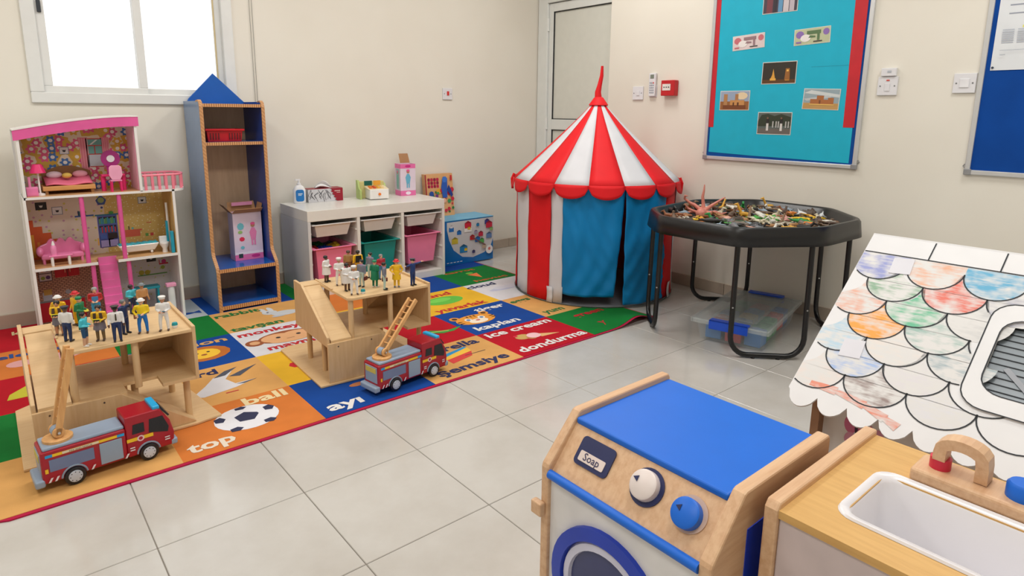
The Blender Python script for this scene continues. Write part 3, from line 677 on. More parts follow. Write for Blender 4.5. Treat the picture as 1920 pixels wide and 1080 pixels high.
for nm, a, b, r in (('base', 0, .014, .024), ('capital', .16, .178, .024)): MB().box(-r, -r * .8, a, r, r * .8, b).build(nm, P((236, 160, 196), .4), t, bevel=.002)
MB().lathe([(.019, .014), (.017, .16)], n=16).build('shaft', P((230, 232, 236), .35), t, smooth=40)
t = doll('toy_desk', 'turquoise toy desk on the ground floor of the dollhouse', 'desk', (.0, 2.15, GZ))
TQ = P((30, 158, 180), .35)
MB().box(-.07, -.03, .145, .05, .03, .158).build('desk_top', TQ, t, bevel=.002); MB().box(-.07, -.028, 0, -.03, .028, .145).build('cabinet', TQ, t, bevel=.002); MB().box(.035, -.028, 0, .045, .028, .145).build('side', TQ, t, bevel=.002)
# ================================================================== TALL BLUE LOCKER
RZ = .0065
lk = thing('tall_locker', 'tall blue open locker with striped wood edges, bench step and peaked roof', 'shelf', (.475, 2.16, RZ))
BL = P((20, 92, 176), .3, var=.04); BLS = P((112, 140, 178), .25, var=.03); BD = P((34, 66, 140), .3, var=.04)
EDGE = stripes((204, 154, 106), (184, 132, 86), (1, 1, 1), 'DIAGONAL', .5, 30, 'striped_wood_edge')
EDGH = stripes((214, 164, 112), (168, 112, 70), (1, .2, .2), 'X', .5, 26, 'striped_wood_edge')
CARD = wood((238, 202, 166), (228, 190, 152), 2, 6, .7)
def sideprof(x): return [(x, 2.365, RZ), (x, 1.957, RZ), (x, 1.957, .235), (x, 1.966, .262), (x, 1.995, .292), (x, 2.02, .315), (x, 2.03, .34), (x, 2.03, 1.155), (x, 2.038, 1.178), (x, 2.06, 1.19), (x, 2.10, 1.185), (x, 2.365, 1.185)]
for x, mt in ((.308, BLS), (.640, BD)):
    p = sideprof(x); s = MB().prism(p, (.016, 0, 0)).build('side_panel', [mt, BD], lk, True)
    e = [(x - .001, y, z) for _, y, z in p[1:11]]; q = [(x - .001, y + .010, z) for _, y, z in p[1:11]]
    m = MB()
    for k in range(len(e) - 1):
        a, b = Vector(e[k]), Vector(e[k + 1]); nrm = Vector((0, -(b - a).z, (b - a).y)).normalized()
        if nrm.y > 0.2: nrm = -nrm
        m.prism([a + nrm * .002, b + nrm * .002, b - nrm * .006, a - nrm * .006], (.018, 0, 0))
    m.build('wood_edging', EDGE, s, True)
MB().box(.324, 2.352, RZ, .640, 2.365, 1.18).build('back_panel', CARD, lk, True)
MB().prism([(.318, 2.340, 1.17), (.332, 2.340, 1.20), (.475, 2.340, 1.348), (.628, 2.340, 1.20), (.652, 2.340, 1.178), (.652, 2.340, 1.16), (.318, 2.340, 1.16)], (0, .014, 0)).build('peaked_top', BL, lk, True, bevel=.002)
for nm, y, z, th in (('top_shelf', 2.04, 1.155, .016), ('shelf', 2.045, .945, .016), ('bench', 1.962, .236, .018), ('bottom_board', 1.962, RZ + .012, .02)):
    s = MB().box(.324, y, z, .640, 2.352, z + th).build(nm, P((30, 92, 176), .16, var=.03), lk, True)
    MB().box(.322, y - .006, z - .002, .642, y + .002, z + th).build('wood_edging', EDGH, s, True)
# red basket
bk = thing('red_basket', 'red plastic slotted basket on the upper shelf of the blue locker', 'basket', (.445, 2.15, .9615))
RB = P((196, 22, 34), .35)
def frust(z0, z1, a0, b0, a1, b1, th=.004):
    m = MB(); o0 = [(-a0, -b0, z0), (a0, -b0, z0), (a0, b0, z0), (-a0, b0, z0)]; o1 = [(-a1, -b1, z1), (a1, -b1, z1), (a1, b1, z1), (-a1, b1, z1)]
    i0 = [(x * (1 - th / a0), y * (1 - th / b0), z0 + th) for x, y, z in o0]; i1 = [(x * (1 - th / a1), y * (1 - th / b1), z1) for x, y, z in o1]
    m.add(o0 + o1 + i0 + i1, [(3, 2, 1, 0), (8, 9, 10, 11)] + [(k, (k + 1) % 4, 4 + (k + 1) % 4, 4 + k) for k in range(4)] + [(4 + k, 4 + (k + 1) % 4, 12 + (k + 1) % 4, 12 + k) for k in range(4)] + [(12 + k, 12 + (k + 1) % 4, 8 + (k + 1) % 4, 8 + k) for k in range(4)])
    return m
frust(0, .062, .09, .06, .097, .068).build('tray', RB, bk, bevel=.002)
MB().tube([(-.102, -.073, .065), (.102, -.073, .065), (.102, .073, .065), (-.102, .073, .065)], .006, 8, closed=True).build('rim', RB, bk, smooth=40)
DR = P((90, 8, 16), .6)
for k in range(12):
    if 4 <= k <= 6: continue
    MB().box(-.08 + k * .0145, -.0675, .012, -.074 + k * .0145, -.064, .048).build('slot', DR, bk)

# printed doll carton (used twice)
CB = P((176, 132, 92), .8)
PKB = [((236, 206, 220), None)]
def doll_carton(name, label, loc, w_, d, h, rz, style):
    t = thing(name, label, 'box', loc, rz)
    body = MB(); hw, hd = w_ / 2, d / 2
    for x0, y0, x1, y1 in ((-hw, -hd, hw, -hd + .003), (-hw, hd - .003, hw, hd), (-hw, -hd, -hw + .003, hd), (hw - .003, -hd, hw, hd)): body.box(x0, y0, 0, x1, y1, h)
    body.box(-hw, -hd, 0, hw, hd, .003); body.build('carton', P((228, 196, 214), .5), t)
    F = fr((0, -hd, 0), (1, 0, 0), (0, 0, 1)); G = fr((-hw, 0, 0), (0, -1, 0), (0, 0, 1)); M_ = MW[t.name]
    def wf(F_): return (M_ @ F_[0], M_.to_3x3() @ F_[1], M_.to_3x3() @ F_[2])
    pk, pk2, tq, sk_ = (226, 110, 168), (238, 190, 212), (110, 190, 206), (180, 120, 96)
    def doll_(x, z, s, dress): return [(dress, [(x - .012 * s, z), (x + .012 * s, z), (x + .02 * s, z + .045 * s), (x + .008 * s, z + .07 * s), (x - .008 * s, z + .07 * s), (x - .02 * s, z + .045 * s)]), (sk_, ci(x, z + .085 * s, .012 * s, n=10)), ((230, 90, 150) if dress != tq else (90, 190, 200), ci(x, z + .094 * s, .013 * s, .008 * s, 10)), (dress, rc(x - .012 * s, z - .03 * s, x - .003 * s, z)), (dress, rc(x + .003 * s, z - .03 * s, x + .012 * s, z))]
    if style == 'a':
        sh = [((222, 206, 224), rc(-hw, .04, hw, h)), (pk, rc(-hw, 0, hw, .035)), ((238, 226, 236), rc(-hw, .035, hw, .05)), ((196, 40, 130), ci(hw * .45, .02, .026, .010)), ((40, 60, 60), rc(-hw * .75, .015, -hw * .45, .04)), (tq, ci(-hw * .5, h * .72, .02, .022, 8)), ((220, 40, 80), ci(-hw * .45, h * .45, .016, .014, 7)), (tq, ci(-hw * .45, h * .27, .012, .010, 7)), ((150, 190, 110), ci(-hw * .55, h * .6, .014, .01, 7))] + doll_(hw * .35, h * .42, 1.05, (226, 130, 180))
        sg = [((226, 206, 222), rc(-hd, .03, hd, h)), (pk2, rc(-hd, 0, hd, .03))]
    else:
        sh = [((222, 208, 222), rc(-hw, 0, hw, h)), (pk, rc(-hw, h * .86, hw, h)), ((200, 40, 130), ci(0, h * .93, .022, .009)), (pk, rc(-hw, 0, hw, h * .16)), ((238, 226, 240), ci(0, h * .08, .02, .012))] + doll_(0, h * .38, 1.0, (100, 176, 206))
        sg = [((214, 190, 210), rc(-hd, 0, hd, h)), (pk, rc(-hd, h * .86, hd, h)), (pk, rc(-hd, 0, hd, h * .16)), ((150, 180, 180), rc(-hd * .5, h * .2, hd * .6, h * .84))] + doll_(0, h * .38, .9, (120, 176, 166))
    decal('front_print', wf(F), sh, t); decal('side_print', wf(G), sg, t)
    return t, hw, hd, h
t, hw, hd, h = doll_carton('doll_carton', 'opened pink doll carton with upright flaps standing in the blue locker', (.545, 2.17, .2545), .165, .09, .285, 0, 'a')
def flap(t, p0, p1, out, nm='flap', mt=CB):
    p0, p1, o = Vector(p0), Vector(p1), Vector(out)
    MB().prism([p0, p1, p1 + o * .95 - (p1 - p0) * .03, p0 + o * .95 + (p1 - p0) * .03], (0, 0, .003)).build(nm, mt, t)
flap(t, (-hw, -hd, h), (hw, -hd, h), (.0, -.055, .03)); flap(t, (-hw, hd, h), (hw, hd, h), (0, .02, .055))
flap(t, (-hw, hd, h), (-hw, -hd, h), (-.045, 0, .05)); flap(t, (hw, -hd, h), (hw, hd, h), (.012, 0, .05))
MB().box(-.06, hd - .012, h + .035, .06, hd - .006, h + .055).build('inner_flap', P((226, 150, 190), .6), t)
t, hw, hd, h = doll_carton('doll_carton', 'tall slim pink doll carton, lid flap up, on the white storage unit', (1.705, 2.245, .5475), .115, .10, .225, math.radians(-8), 'b')
flap(t, (-hw * .3, hd, h), (hw, hd, h), (-.01, .01, .068))

# ================================================================== WHITE STORAGE UNIT
TX0, TX1, TY0, TY1, TH_ = .826, 1.811, 1.905, 2.345, .547
tu = thing('storage_unit', 'low white storage unit with three columns of pull-out bins', 'storage unit', (1.32, 2.12, RZ))
TW = P((226, 224, 218), .3, var=.02)
MB().box(TX0, TY0, RZ, TX0 + .018, TY1, TH_ - .066).build('side_panel', P((206, 208, 210), .3, var=.02), tu, True)
MB().box(TX1 - .018, TY0, RZ, TX1, TY1, TH_ - .066).build('side_panel', TW, tu, True)
MB().box(TX0, TY0, TH_ - .066, TX1, TY1, TH_).build('top', TW, tu, True, bevel=.002)
MB().box(TX0 + .018, TY0 + .01, RZ, TX1 - .018, TY1, .05).build('plinth', TW, tu, True)
MB().box(TX0 + .018, TY1 - .012, .05, TX1 - .018, TY1, TH_ - .066).build('back_panel', TW, tu, True)
DX = (1.158, 1.477)
for x in DX: MB().box(x - .010, TY0, .05, x + .010, TY1 - .012, TH_ - .066).build('divider', TW, tu, True)
cols = [(TX0 + .018, DX[0] - .010), (DX[0] + .010, DX[1] - .010), (DX[1] + .010, TX1 - .018)]
for x0, x1 in cols:
    for z in (.12, .21, .30, .40, .45):
        for xa, xb in ((x0, x0 + .007), (x1 - .007, x1)): MB().box(xa, TY0 + .012, z, xb, TY1 - .02, z + .010).build('runner', TW, tu, True)
def bin_(label, col, zt, h, mt, toys=None):
    x0, x1 = cols[col]; xc = (x0 + x1) / 2; a = (x1 - x0) / 2 - .010
    t = thing('storage_bin', label, 'bin', (xc, TY0 + .19, zt - h), 0, 'pull-out bins of the white unit')
    frust(0, h, a - .042, .150, a - .022, .172, .004).build('tub', mt, t, bevel=.006, seg=3)
    m = MB()
    for (xa, ya, xb, yb) in ((-a, -.186, a, -.168), (-a, .168, a, .186), (-a, -.168, -a + .026, .168), (a - .026, -.168, a, .168)): m.box(xa, ya, h - .006, xb, yb, h)
    m.build('rim', mt, t, bevel=.002)
    return t, a
WB = P((228, 226, 224), .3, var=.02); PB = P((236, 128, 166), .4, var=.03); TB = P((18, 140, 132), .4, var=.03)
bin_('white shallow bin above the pink bin nearest the blue locker', 0, .458, .083, WB); bin_('white shallow bin above the teal bin', 1, .458, .083, WB); bin_('white shallow bin over the pink bin nearest the tent', 2, .458, .083, WB)
t, a = bin_('deep pink bin filled with coloured toys, nearest the blue locker', 0, .308, .21, PB)
bin_('deep teal bin in the middle of the white unit', 1, .308, .21, TB)
bin_('deep pink bin hung under white bin, nearest the train set box', 2, .318, .205, PB)
random.seed(3)
for k in range(9):
    c = [(24, 70, 170), (24, 70, 170), (20, 90, 60), (200, 40, 40), (30, 60, 150), (210, 170, 40), (24, 70, 170), (40, 120, 60), (60, 70, 90)][k]
    x, y = -.08 + (k % 3) * .072, -.11 + (k // 3) * .09
    o = MB().box(-.036, -.04, 0, .036, .04, .022).build('toy_block', P(c, .4), None, bevel=.003)
    for q in (-.018, .018):
        for r_ in (-.02, .02): MB().cyl((q, r_, .022), (q, r_, .028), .008, n=8).build('stud', P(c, .4), o)
    xc = (cols[0][0] + cols[0][1]) / 2
    o.location = (xc + x, TY0 + .19 + y, .262 + .006 * (k % 2)); o.rotation_euler = (.15 * (k % 2), .25 * ((k % 3) - 1) * -1, random.uniform(-.15, .15))
    tag(o, '%s toy block, %s row %s, in the locker-side pink bin' % ({(24, 70, 170): 'blue', (20, 90, 60): 'dark green', (200, 40, 40): 'red', (30, 60, 150): 'navy', (210, 170, 40): 'yellow', (40, 120, 60): 'green', (60, 70, 90): 'grey'}[c], ('front', 'middle', 'rear')[k // 3], ('left', 'centre', 'right')[k % 3]), 'block', 'toy blocks in the pink bin')

# things on the unit
ZT = TH_ + .0005
t = thing('soap_bottle', 'white pump soap bottle with blue label on the white unit', 'bottle', (.935, 2.285, ZT), math.radians(-12))
m = MB(); prof = [(0, .037, .021), (.005, .040, .023), (.085, .040, .023), (.108, .026, .018), (.116, .014, .014)]
vs = []; nn = 20
for z, a, b in prof: vs += [(a * math.copysign(abs(math.cos(2 * PI * j / nn)) ** .6, math.cos(2 * PI * j / nn)), b * math.copysign(abs(math.sin(2 * PI * j / nn)) ** .6, math.sin(2 * PI * j / nn)), z) for j in range(nn)]
m.add(vs, [tuple(range(nn - 1, -1, -1)), tuple(range(4 * nn, 5 * nn))] + [(i * nn + j, i * nn + (j + 1) % nn, (i + 1) * nn + (j + 1) % nn, (i + 1) * nn + j) for i in range(4) for j in range(nn)])
m.build('body', P((238, 238, 240), .25, var=.01), t, smooth=50)
M_ = MW[t.name]
decal('label', (M_ @ Vector((0, -.0236, 0)), M_.to_3x3() @ Vector((1, 0, 0)), Vector((0, 0, 1))), [((24, 120, 196), rr_(-.026, .012, .026, .088, .014)), ((222, 234, 244), rc(-.012, .058, .016, .064)), ((222, 234, 244), rc(-.012, .05, .01, .054))], t)
MB().lathe([(.013, .116), (.013, .128), (.006, .13), (.006, .148)], n=12).box(-.022, -.006, .146, .010, .006, .155).build('pump', P((236, 236, 238), .3), t, smooth=40)
t = thing('tissue_box', 'silver and maroon tissue box with a white tissue on the white unit', 'tissue box', (1.10, 2.292, ZT), math.radians(-2))
MB().box(-.118, -.045, 0, .118, .045, .085).build('carton', P((170, 170, 174), .3), t, bevel=.001)
M_ = MW[t.name]; F = (M_ @ Vector((0, -.045, 0)), M_.to_3x3() @ Vector((1, 0, 0)), Vector((0, 0, 1)))
random.seed(5)
sh = [((206, 206, 210), rc(-.118, 0, .118, .085))] + [((60, 60, 66), arcpath([(x, random.uniform(.0, .03)), (x + random.uniform(-.02, .02), .045), (x + random.uniform(-.02, .02), random.uniform(.06, .083))], random.uniform(.0008, .0018))) for x in [-.11 + .011 * k for k in range(14)]]
sh += [((150, 16, 40), [(.118, 0), (.118, .085), (.03, .085), (.045, .075), (.034, .066), (.052, .056), (.042, .047), (.062, .037), (.052, .028), (.072, .019), (.062, .010), (.08, 0)]), ((220, 200, 190), rc(.06, .065, .1, .07)), ((220, 200, 190), rc(.075, .055, .1, .058))]
decal('front_print', F, sh, t)
MB().box(-.118, -.045, .0851, .118, .045, .0862).build('lid_print', P((150, 24, 44), .4), t)
MB().grid(lambda u, v: (-.055 + .11 * u, .02 * math.sin(v * 9 + u * 4) * (1 - .5 * v) , .086 + .05 * v * math.sin(PI * min(1, max(0, u * .9 + .05)))), 14, 10).build('tissue', P((240, 240, 240), .8), t, smooth=180, solid=.001)
t = thing('toy_cash_register', 'green and cream wooden toy cash register with orange keys', 'toy register', (1.43, 2.20, ZT), math.radians(-10))
GR = P((176, 196, 116), .45); CR = P((232, 216, 180), .45)
MB().prism([(-.105, -.02, 0), (-.105, .075, 0), (-.105, .075, .125), (-.105, .04, .125), (-.105, .02, .075), (-.105, -.02, .06)], (.012, 0, 0)).build('side_panel', GR, t)
MB().prism([(.080, -.02, 0), (.080, .075, 0), (.080, .075, .10), (.080, .04, .10), (.080, .02, .075), (.080, -.02, .06)], (.012, 0, 0)).build('side_panel', GR, t)
MB().box(-.093, .03, 0, .080, .07, .115).build('back_block', P((206, 196, 130), .45), t, bevel=.003)
MB().prism([(-.06, -.075, .07), (-.06, .03, .085), (-.06, .03, .07)], (.14, 0, 0)).build('key_board', CR, t)
MB().box(-.055, -.078, .004, .078, .03, .07).build('cash_drawer', P((236, 234, 230), .4), t, bevel=.003)
MB().cyl((.012, -.079, .038), (.012, -.086, .038), .009, n=12).build('knob', P((236, 120, 30), .4), t)
MB().box(-.06, .028, .088, -.005, .031, .12).build('display', P((20, 96, 84), .3), t); MB().box(.005, .028, .088, .055, .031, .12).build('display', P((236, 170, 60), .4), t)
for k in range(8): MB().box(-.045 + (k % 4) * .026, -.05 + (k // 4) * .032, .074 + (k // 4) * .0045, -.027 + (k % 4) * .026, -.03 + (k // 4) * .032, .084 + (k // 4) * .0045).build('key', P([(236, 130, 50), (214, 80, 40), (236, 180, 70), (240, 210, 150)][k % 4], .4), t)
# big train set box on the floor, and the puzzle box standing on it
t = thing('train_set_box', 'big blue toy train set box between the white unit and the wall corner', 'box', (2.145, 2.20, RZ))
TBX = P((18, 110, 184), .35)
MB().box(1.90, 2.09, RZ, 2.392, 2.33, .345).build('carton', TBX, t, True, bevel=.002)
MB().box(1.898, 2.088, .345, 2.394, 2.332, .349).build('lid_print', P((96, 176, 216), .35), t, True)
F = fr((2.146, 2.09, 0), (1, 0, 0), (0, 0, 1))
sh = [((206, 206, 210), [(-.19, .335), (.244, .34), (.244, .17), (.22, .11), (.16, .07), (.05, .045), (-.05, .06), (-.13, .12), (-.17, .2), (-.19, .28)])]
for (x, z, s, c) in ((-.15, .28, .022, (30, 110, 190)), (-.08, .25, .02, (30, 110, 190)), (-.15, .30, .012, (220, 220, 230)), (-.12, .19, .028, (206, 186, 60)), (-.04, .12, .035, (30, 130, 190)), (-.02, .115, .014, (236, 196, 40)), (.0, .275, .035, (236, 236, 236)), (.0, .30, .03, (206, 34, 60)), (.01, .275, .014, (226, 190, 60)), (.04, .20, .022, (206, 30, 40)), (.09, .18, .024, (30, 110, 190)), (.13, .165, .022, (80, 170, 80)), (.12, .22, .022, (190, 40, 70)), (.20, .20, .026, (96, 130, 180)), (.18, .31, .022, (60, 60, 140)), (.20, .285, .03, (200, 40, 70)), (.09, .295, .014, (30, 130, 190)), (.05, .09, .014, (60, 60, 110)), (.22, .25, .016, (140, 180, 110)), (.15, .12, .02, (190, 170, 150)), (.07, .24, .016, (160, 150, 180))):
    sh += [(c, rc(x - s, z - s * .8, x + s, z + s * .5)), (tuple(int(v * .7) for v in c), [(x - s * 1.1, z + s * .5), (x + s * 1.1, z + s * .5), (x, z + s * 1.1)])]
sh += [((236, 236, 238), ci(.2, .09, .034, n=18)), ((220, 120, 110), ci(.2, .095, .012)), ((120, 80, 80), arcpath([(.03, .21), (.09, .17), (.16, .13)], .004))]
sh += [((222, 232, 240), rc(-.2 + .03 * k, .028, -.18 + .03 * k, .034)) for k in range(5)]
decal('front_print', F, sh, t)
t = thing('puzzle_box', 'colourful cartoon puzzle box leaning on the wall behind the train box', 'box', (2.045, 2.335, .3495))
MB().prism([(1.925, 2.30, .3495), (1.925, 2.345, .3495), (1.925, 2.378, .672), (1.925, 2.335, .672)], (.25, 0, 0)).build('carton', P((214, 160, 110), .4), t, True)
F = fr((2.05, 2.30, .3495), (1, 0, 0), (0, .035, .3225))
sh = [((222, 170, 116), rc(-.125, 0, .125, .322)), ((160, 30, 50), rc(-.125, 0, -.115, .322))]
random.seed(11)
for k in range(3):
    for q in range(4): sh.append(((190, 30, 70) if (q + k) % 2 else (150, 20, 60), rr_(-.105 + q * .026, .22 + k * .026, -.083 + q * .026, .243 + k * .026, .006)))
for k in range(26): sh.append((random.choice([(40, 120, 60), (40, 80, 160), (226, 170, 50), (200, 40, 60), (60, 150, 90), (120, 60, 130)]), ci(random.uniform(-.08, .11), random.uniform(.02, .2), random.uniform(.008, .022), n=7)))
sh += [((40, 90, 180), [(.02, .14), (.06, .14), (.07, .29), (.03, .30), (.01, .22)]), ((60, 120, 210), ci(.045, .28, .025, n=6)), ((30, 60, 140), [(.06, .2), (.1, .14), (.115, .16), (.08, .24)]), ((236, 180, 150), ci(.03, .12, .018)), ((200, 40, 50), rc(.095, .27, .112, .31))]
decal('front_print', F, sh, t)

# ================================================================== TENT
tc = Vector((2.43, 1.07, 0)); RW = .512; ZE = .715; REV = .53
tent = thing('play_tent', 'round red and white striped circus play tent with blue door flaps', 'tent', (tc.x, tc.y, 0))
TRD = cloth((222, 26, 34), .6, 400, .05); TWH = cloth((212, 212, 217), .6, 400, .04); TBL = cloth((8, 124, 186), .5, 400, .06)
PHI = 222.2; NS = 16
def ang(d): return math.radians(PHI + d)
def wallpt(d, z, r=RW, wob=0):
    rr = r + wob
    return (rr * math.cos(ang(d)), rr * math.sin(ang(d)), z)
def wallpiece(d0, d1, z0, z1, name, mt, r=RW, wob=.004, nu=10, nv=14, seed=0, s0=0, s1=0, parent=None):
    def fn(u, v):
        da, db = d0 + s0 * (1 - v), d1 + s1 * (1 - v)
        d = da + (db - da) * u; z = z0 + (z1 - z0) * v
        wv = wob * (.8 * math.sin(d * .21 + z * 5 + seed) + .6 * math.sin(z * 17 - d * .13 + seed * 2) * math.sin(d * .1 + seed) + .45 * math.sin(d * .55 - z * 26 + 3 * math.sin(z * 7 + seed)) + .3 * math.sin(z * 41 + d * .8 * math.sin(z * 3)))
        return wallpt(d, z, r, wv - .006 * math.sin(PI * v))
    return MB().grid(fn, nu, nv).build(name, mt, parent or tent, smooth=180, solid=.0015)
ZB = .012
wl = [(-98, -76, TWH), (-76, -74, TRD), (-74, -52, TWH), (-52, -30, TRD), (-30, -20, TWH), (55, 77, TRD), (77, 99, TWH)]
d = 99; k = 0
while d < 262 - .1:
    wl.append((d, min(d + 22, 262), TRD if k % 2 == 0 else TWH)); d += 22; k += 1
wl = [(-98, -90, TWH), (-90, -74, TRD), (-74, -52, TWH), (-52, -30, TRD), (-30, -20, TWH), (55, 77, TRD), (77, 99, TWH)] + wl[7:]
for d0, d1, mt in wl: wallpiece(d0, d1, ZB, ZE, 'wall_stripe', mt, nu=5, nv=8, seed=d0)
wallpiece(-20.5, 20.5, .072, ZE - .005, 'door_flap', TBL, RW + .004, .008, 30, 40, 3, s1=-6)
wallpiece(20, 55, .025, ZE - .005, 'door_flap', TBL, RW + .007, .008, 30, 40, 8, s0=1)
MB().lathe([(.001, .002), (RW, .002), (RW, .010), (.001, .010)], n=48).build('ground_sheet', cloth((150, 152, 160), .7), tent)
MB().tube([wallpt(d, .012, RW + .003) for d in range(0, 360, 6)], .004, 6, closed=True).build('hem', P((84, 90, 88), .6), tent, smooth=60)
for d in (-29, 66):
    wallpiece(d - 2.2, d + 2.2, .012, .11, 'tie_tab', TWH, RW + .010, .001, 2, 3, 1)
def roofpt(d, t):
    r = .035 + (REV - .035) * t + .0 ; z = 1.205 - (1.205 - ZE - .015) * (t ** .93) 
    a = ang(d); return (r * math.cos(a), r * math.sin(a), z)
for k in range(NS):
    d0 = -4 + 22.5 * k
    MB().grid(lambda u, v: roofpt(d0 + 22.5 * u, v), 4, 12).build('roof_stripe', TRD if k % 2 == 0 else TWH, tent, smooth=180, solid=.0015)
    # scalloped valance
    def val(u, v):
        x = 2 * u - 1; dep = .018 + .062 * math.sqrt(max(0, 1 - x * x))
        p = Vector(roofpt(d0 + 22.5 * u, 1)); o = Vector((p.x, p.y, 0)).normalized()
        return p + Vector((0, 0, .004 - dep * v)) + o * (.006 + .012 * v * (1 - x * x))
    MB().grid(val, 10, 4).build('valance_scallop', TRD, tent, smooth=180, solid=.0012)
MB().lathe([(.010, 1.245), (.03, 1.235), (.062, 1.19), (.058, 1.186), (.03, 1.225)], n=20).build('crown_collar', TRD, tent, smooth=60)
MB().tube([(0, 0, 1.20), (-.004, .004, 1.27), (.004, 0, 1.31), (.012, -.008, 1.37), (.012, -.010, 1.43)], [.026, .02, .015, .012, .008], 10).build('pole_sleeve', TRD, tent, smooth=60)
for d in (-84, 78): MB().tube([Vector(roofpt(d, 1)) + Vector((0, 0, .02)), Vector(roofpt(d, 1.03)), Vector(roofpt(d, 1.02)) + Vector((0, 0, -.07))], .009, 6).build('ribbon_tie', TRD, tent)

# ================================================================== BLACK TRAY TABLE
BLK = P((22, 22, 24), .32, var=.05); TUB = P((16, 16, 18), .3, var=.02)
tx, ty, tz = 2.435, -.02, .64
tt = thing('tray_table', 'black octagonal plastic tray on black tubular metal legs', 'table', (tx, ty, 0))
oc = [(-.335, .41), (-.515, .205), (-.51, -.235), (-.175, -.465), (.225, -.475), (.505, -.205), (.508, .25), (.19, .475)]
oc = [(x, y) for x, y in oc]
def ring(s, z, rnd=.06):
    out = []
    for k in range(8):
        p, a, b = Vector(oc[k]), Vector(oc[k - 1]), Vector(oc[(k + 1) % 8])
        da, db = (a - p).normalized() * rnd, (b - p).normalized() * rnd
        for q in range(5):
            t = q / 4; v = (p + da) * (1 - t) ** 2 + p * 2 * t * (1 - t) + (p + db) * t * t
            out.append((v.x * s, v.y * s, z))
    return out
rings = [ring(1.005, tz - .085), ring(.985, tz - .010), ring(.97, tz), ring(.945, tz), ring(.93, tz - .008), ring(.86, tz - .066)]
m = MB(); n = 40
for r_ in rings: m.add(r_, [])
m.f = [(i * n + j, i * n + (j + 1) % n, (i + 1) * n + (j + 1) % n, (i + 1) * n + j) for i in range(5) for j in range(n)] + [tuple(range(5 * n, 6 * n))]
m.f = [tuple(reversed(f)) for f in m.f[:-1]] + [m.f[-1]]
m.m = [0] * len(m.f)
m.build('tray', BLK, tt, smooth=50, solid=.004)
MB().add([(x * .99, y * .99, tz - .07) for x, y in [(v[0], v[1]) for v in ring(.9, 0)]] , [tuple(range(40))]).build('tray_floor', BLK, tt, solid=.004)
frames = {'near': ((2.01, -.205), (2.245, -.445)), 'left': ((2.015, .235), (2.205, .43)), 'rear': ((2.675, .46), (2.905, .225)), 'right': ((2.89, -.205), (2.675, -.435))}
for nm, (a, b) in frames.items():
    A, B = Vector((a[0] - tx, a[1] - ty, 0)), Vector((b[0] - tx, b[1] - ty, 0)); u = (B - A).normalized()
    sp = .04
    r = .0125; zf = .016
    pts = [A * .985 + Vector((0, 0, tz - .075)), A + Vector((0, 0, zf + .09))]
    for q in range(1, 7): t = q / 6 * PI / 2; pts.append(A + u * (.09 - .09 * math.cos(t)) * .9 + Vector((0, 0, zf + .09 - .09 * math.sin(t))))
    for q in range(6, -1, -1): t = q / 6 * PI / 2; pts.append(B - u * (.09 - .09 * math.cos(t)) * .9 + Vector((0, 0, zf + .09 - .09 * math.sin(t))))
    pts.append(B * .985 + Vector((0, 0, tz - .075)))
    L = MB().tube(pts, r, 10).build('leg_frame', TUB, tt, smooth=60)
    for t in (.33, .67):
        p = A.lerp(B, t); MB().cyl(p + Vector((0, 0, 0)), p + Vector((0, 0, .008)), .010, n=10).build('foot_pad', TUB, L)
    for p in (A, B): MB().cyl(p + Vector((0, 0, .25)) - Vector((.0135, .008, 0)), p + Vector((0, 0, .25)) - Vector((.0145, .009, 0)), .004, n=8).build('screw', P((200, 200, 200), .3, 1.0), L)

# ================================================================== CLEAR BOX
cb = thing('clear_storage_box', 'clear plastic lidded storage box with blue clip handles under the tray table', 'box', (2.437, -.056, 0), math.radians(13.5))
CLR = clear_plastic((220, 230, 232), .16, .12); CLL = clear_plastic((206, 214, 214), .30, .2); HBL = P((16, 78, 206), .35)
frust(.002, .115, .285, .155, .315, .172, .004).build('tub', CLR, cb, bevel=.012, seg=3)
MB().box(-.335, -.188, .113, .335, .188, .121).build('lid', CLL, cb, bevel=.01, seg=3)
MB().box(-.25, -.11, .121, .25, .11, .126).build('lid_panel', CLL, cb, bevel=.004)
m = MB()
for (xa, ya, xb, yb) in ((-.34, -.193, .34, -.182), (-.34, .182, .34, .193), (-.34, -.182, -.33, .182), (.33, -.182, .34, .182)): m.box(xa, ya, .100, xb, yb, .124)
m.build('rim', CLL, cb, bevel=.004)
for s in (-1, 1): MB().box(s * .305, -.095, .123, s * .352, .095, .131).box(s * .343, -.095, .085, s * .352, .095, .131).build('clip_handle', HBL, cb, bevel=.003)
random.seed(21)
M_ = MW[cb.name]
tc_ = [(30, 130, 210), (220, 50, 60), (30, 130, 210), (40, 150, 80), (30, 110, 200), (220, 60, 60), (60, 170, 100), (236, 190, 60)]
k = 0
for gx in range(5):
    for gy in range(3):
        c = tc_[k % 8]; k += 1
        o = MB().box(-.046, -.040, 0, .046, .040, .074).build('building_brick', P(c, .4), None, bevel=.004)
        MB().cyl((0, 0, .074), (0, 0, .084), .02, n=10).build('stud', P(c, .4), o)
        p = M_ @ Vector((-.215 + gx * .108, -.10 + gy * .10, .0075)); o.location = p; o.rotation_euler = (0, 0, math.radians(13.5) + random.uniform(-.12, .12))
        nm = {(30, 130, 210): 'sky blue', (220, 50, 60): 'red', (40, 150, 80): 'green', (30, 110, 200): 'strong blue', (220, 60, 60): 'coral red', (60, 170, 100): 'light green', (236, 190, 60): 'yellow'}[c]
        tag(o, '%s toy brick inside the clear box, %s across, %s along' % (nm, ('near right', 'middle', 'left')[gy], ('front', 'second', 'third', 'fourth', 'rearmost')[gx]), 'brick', 'bricks in the clear box')

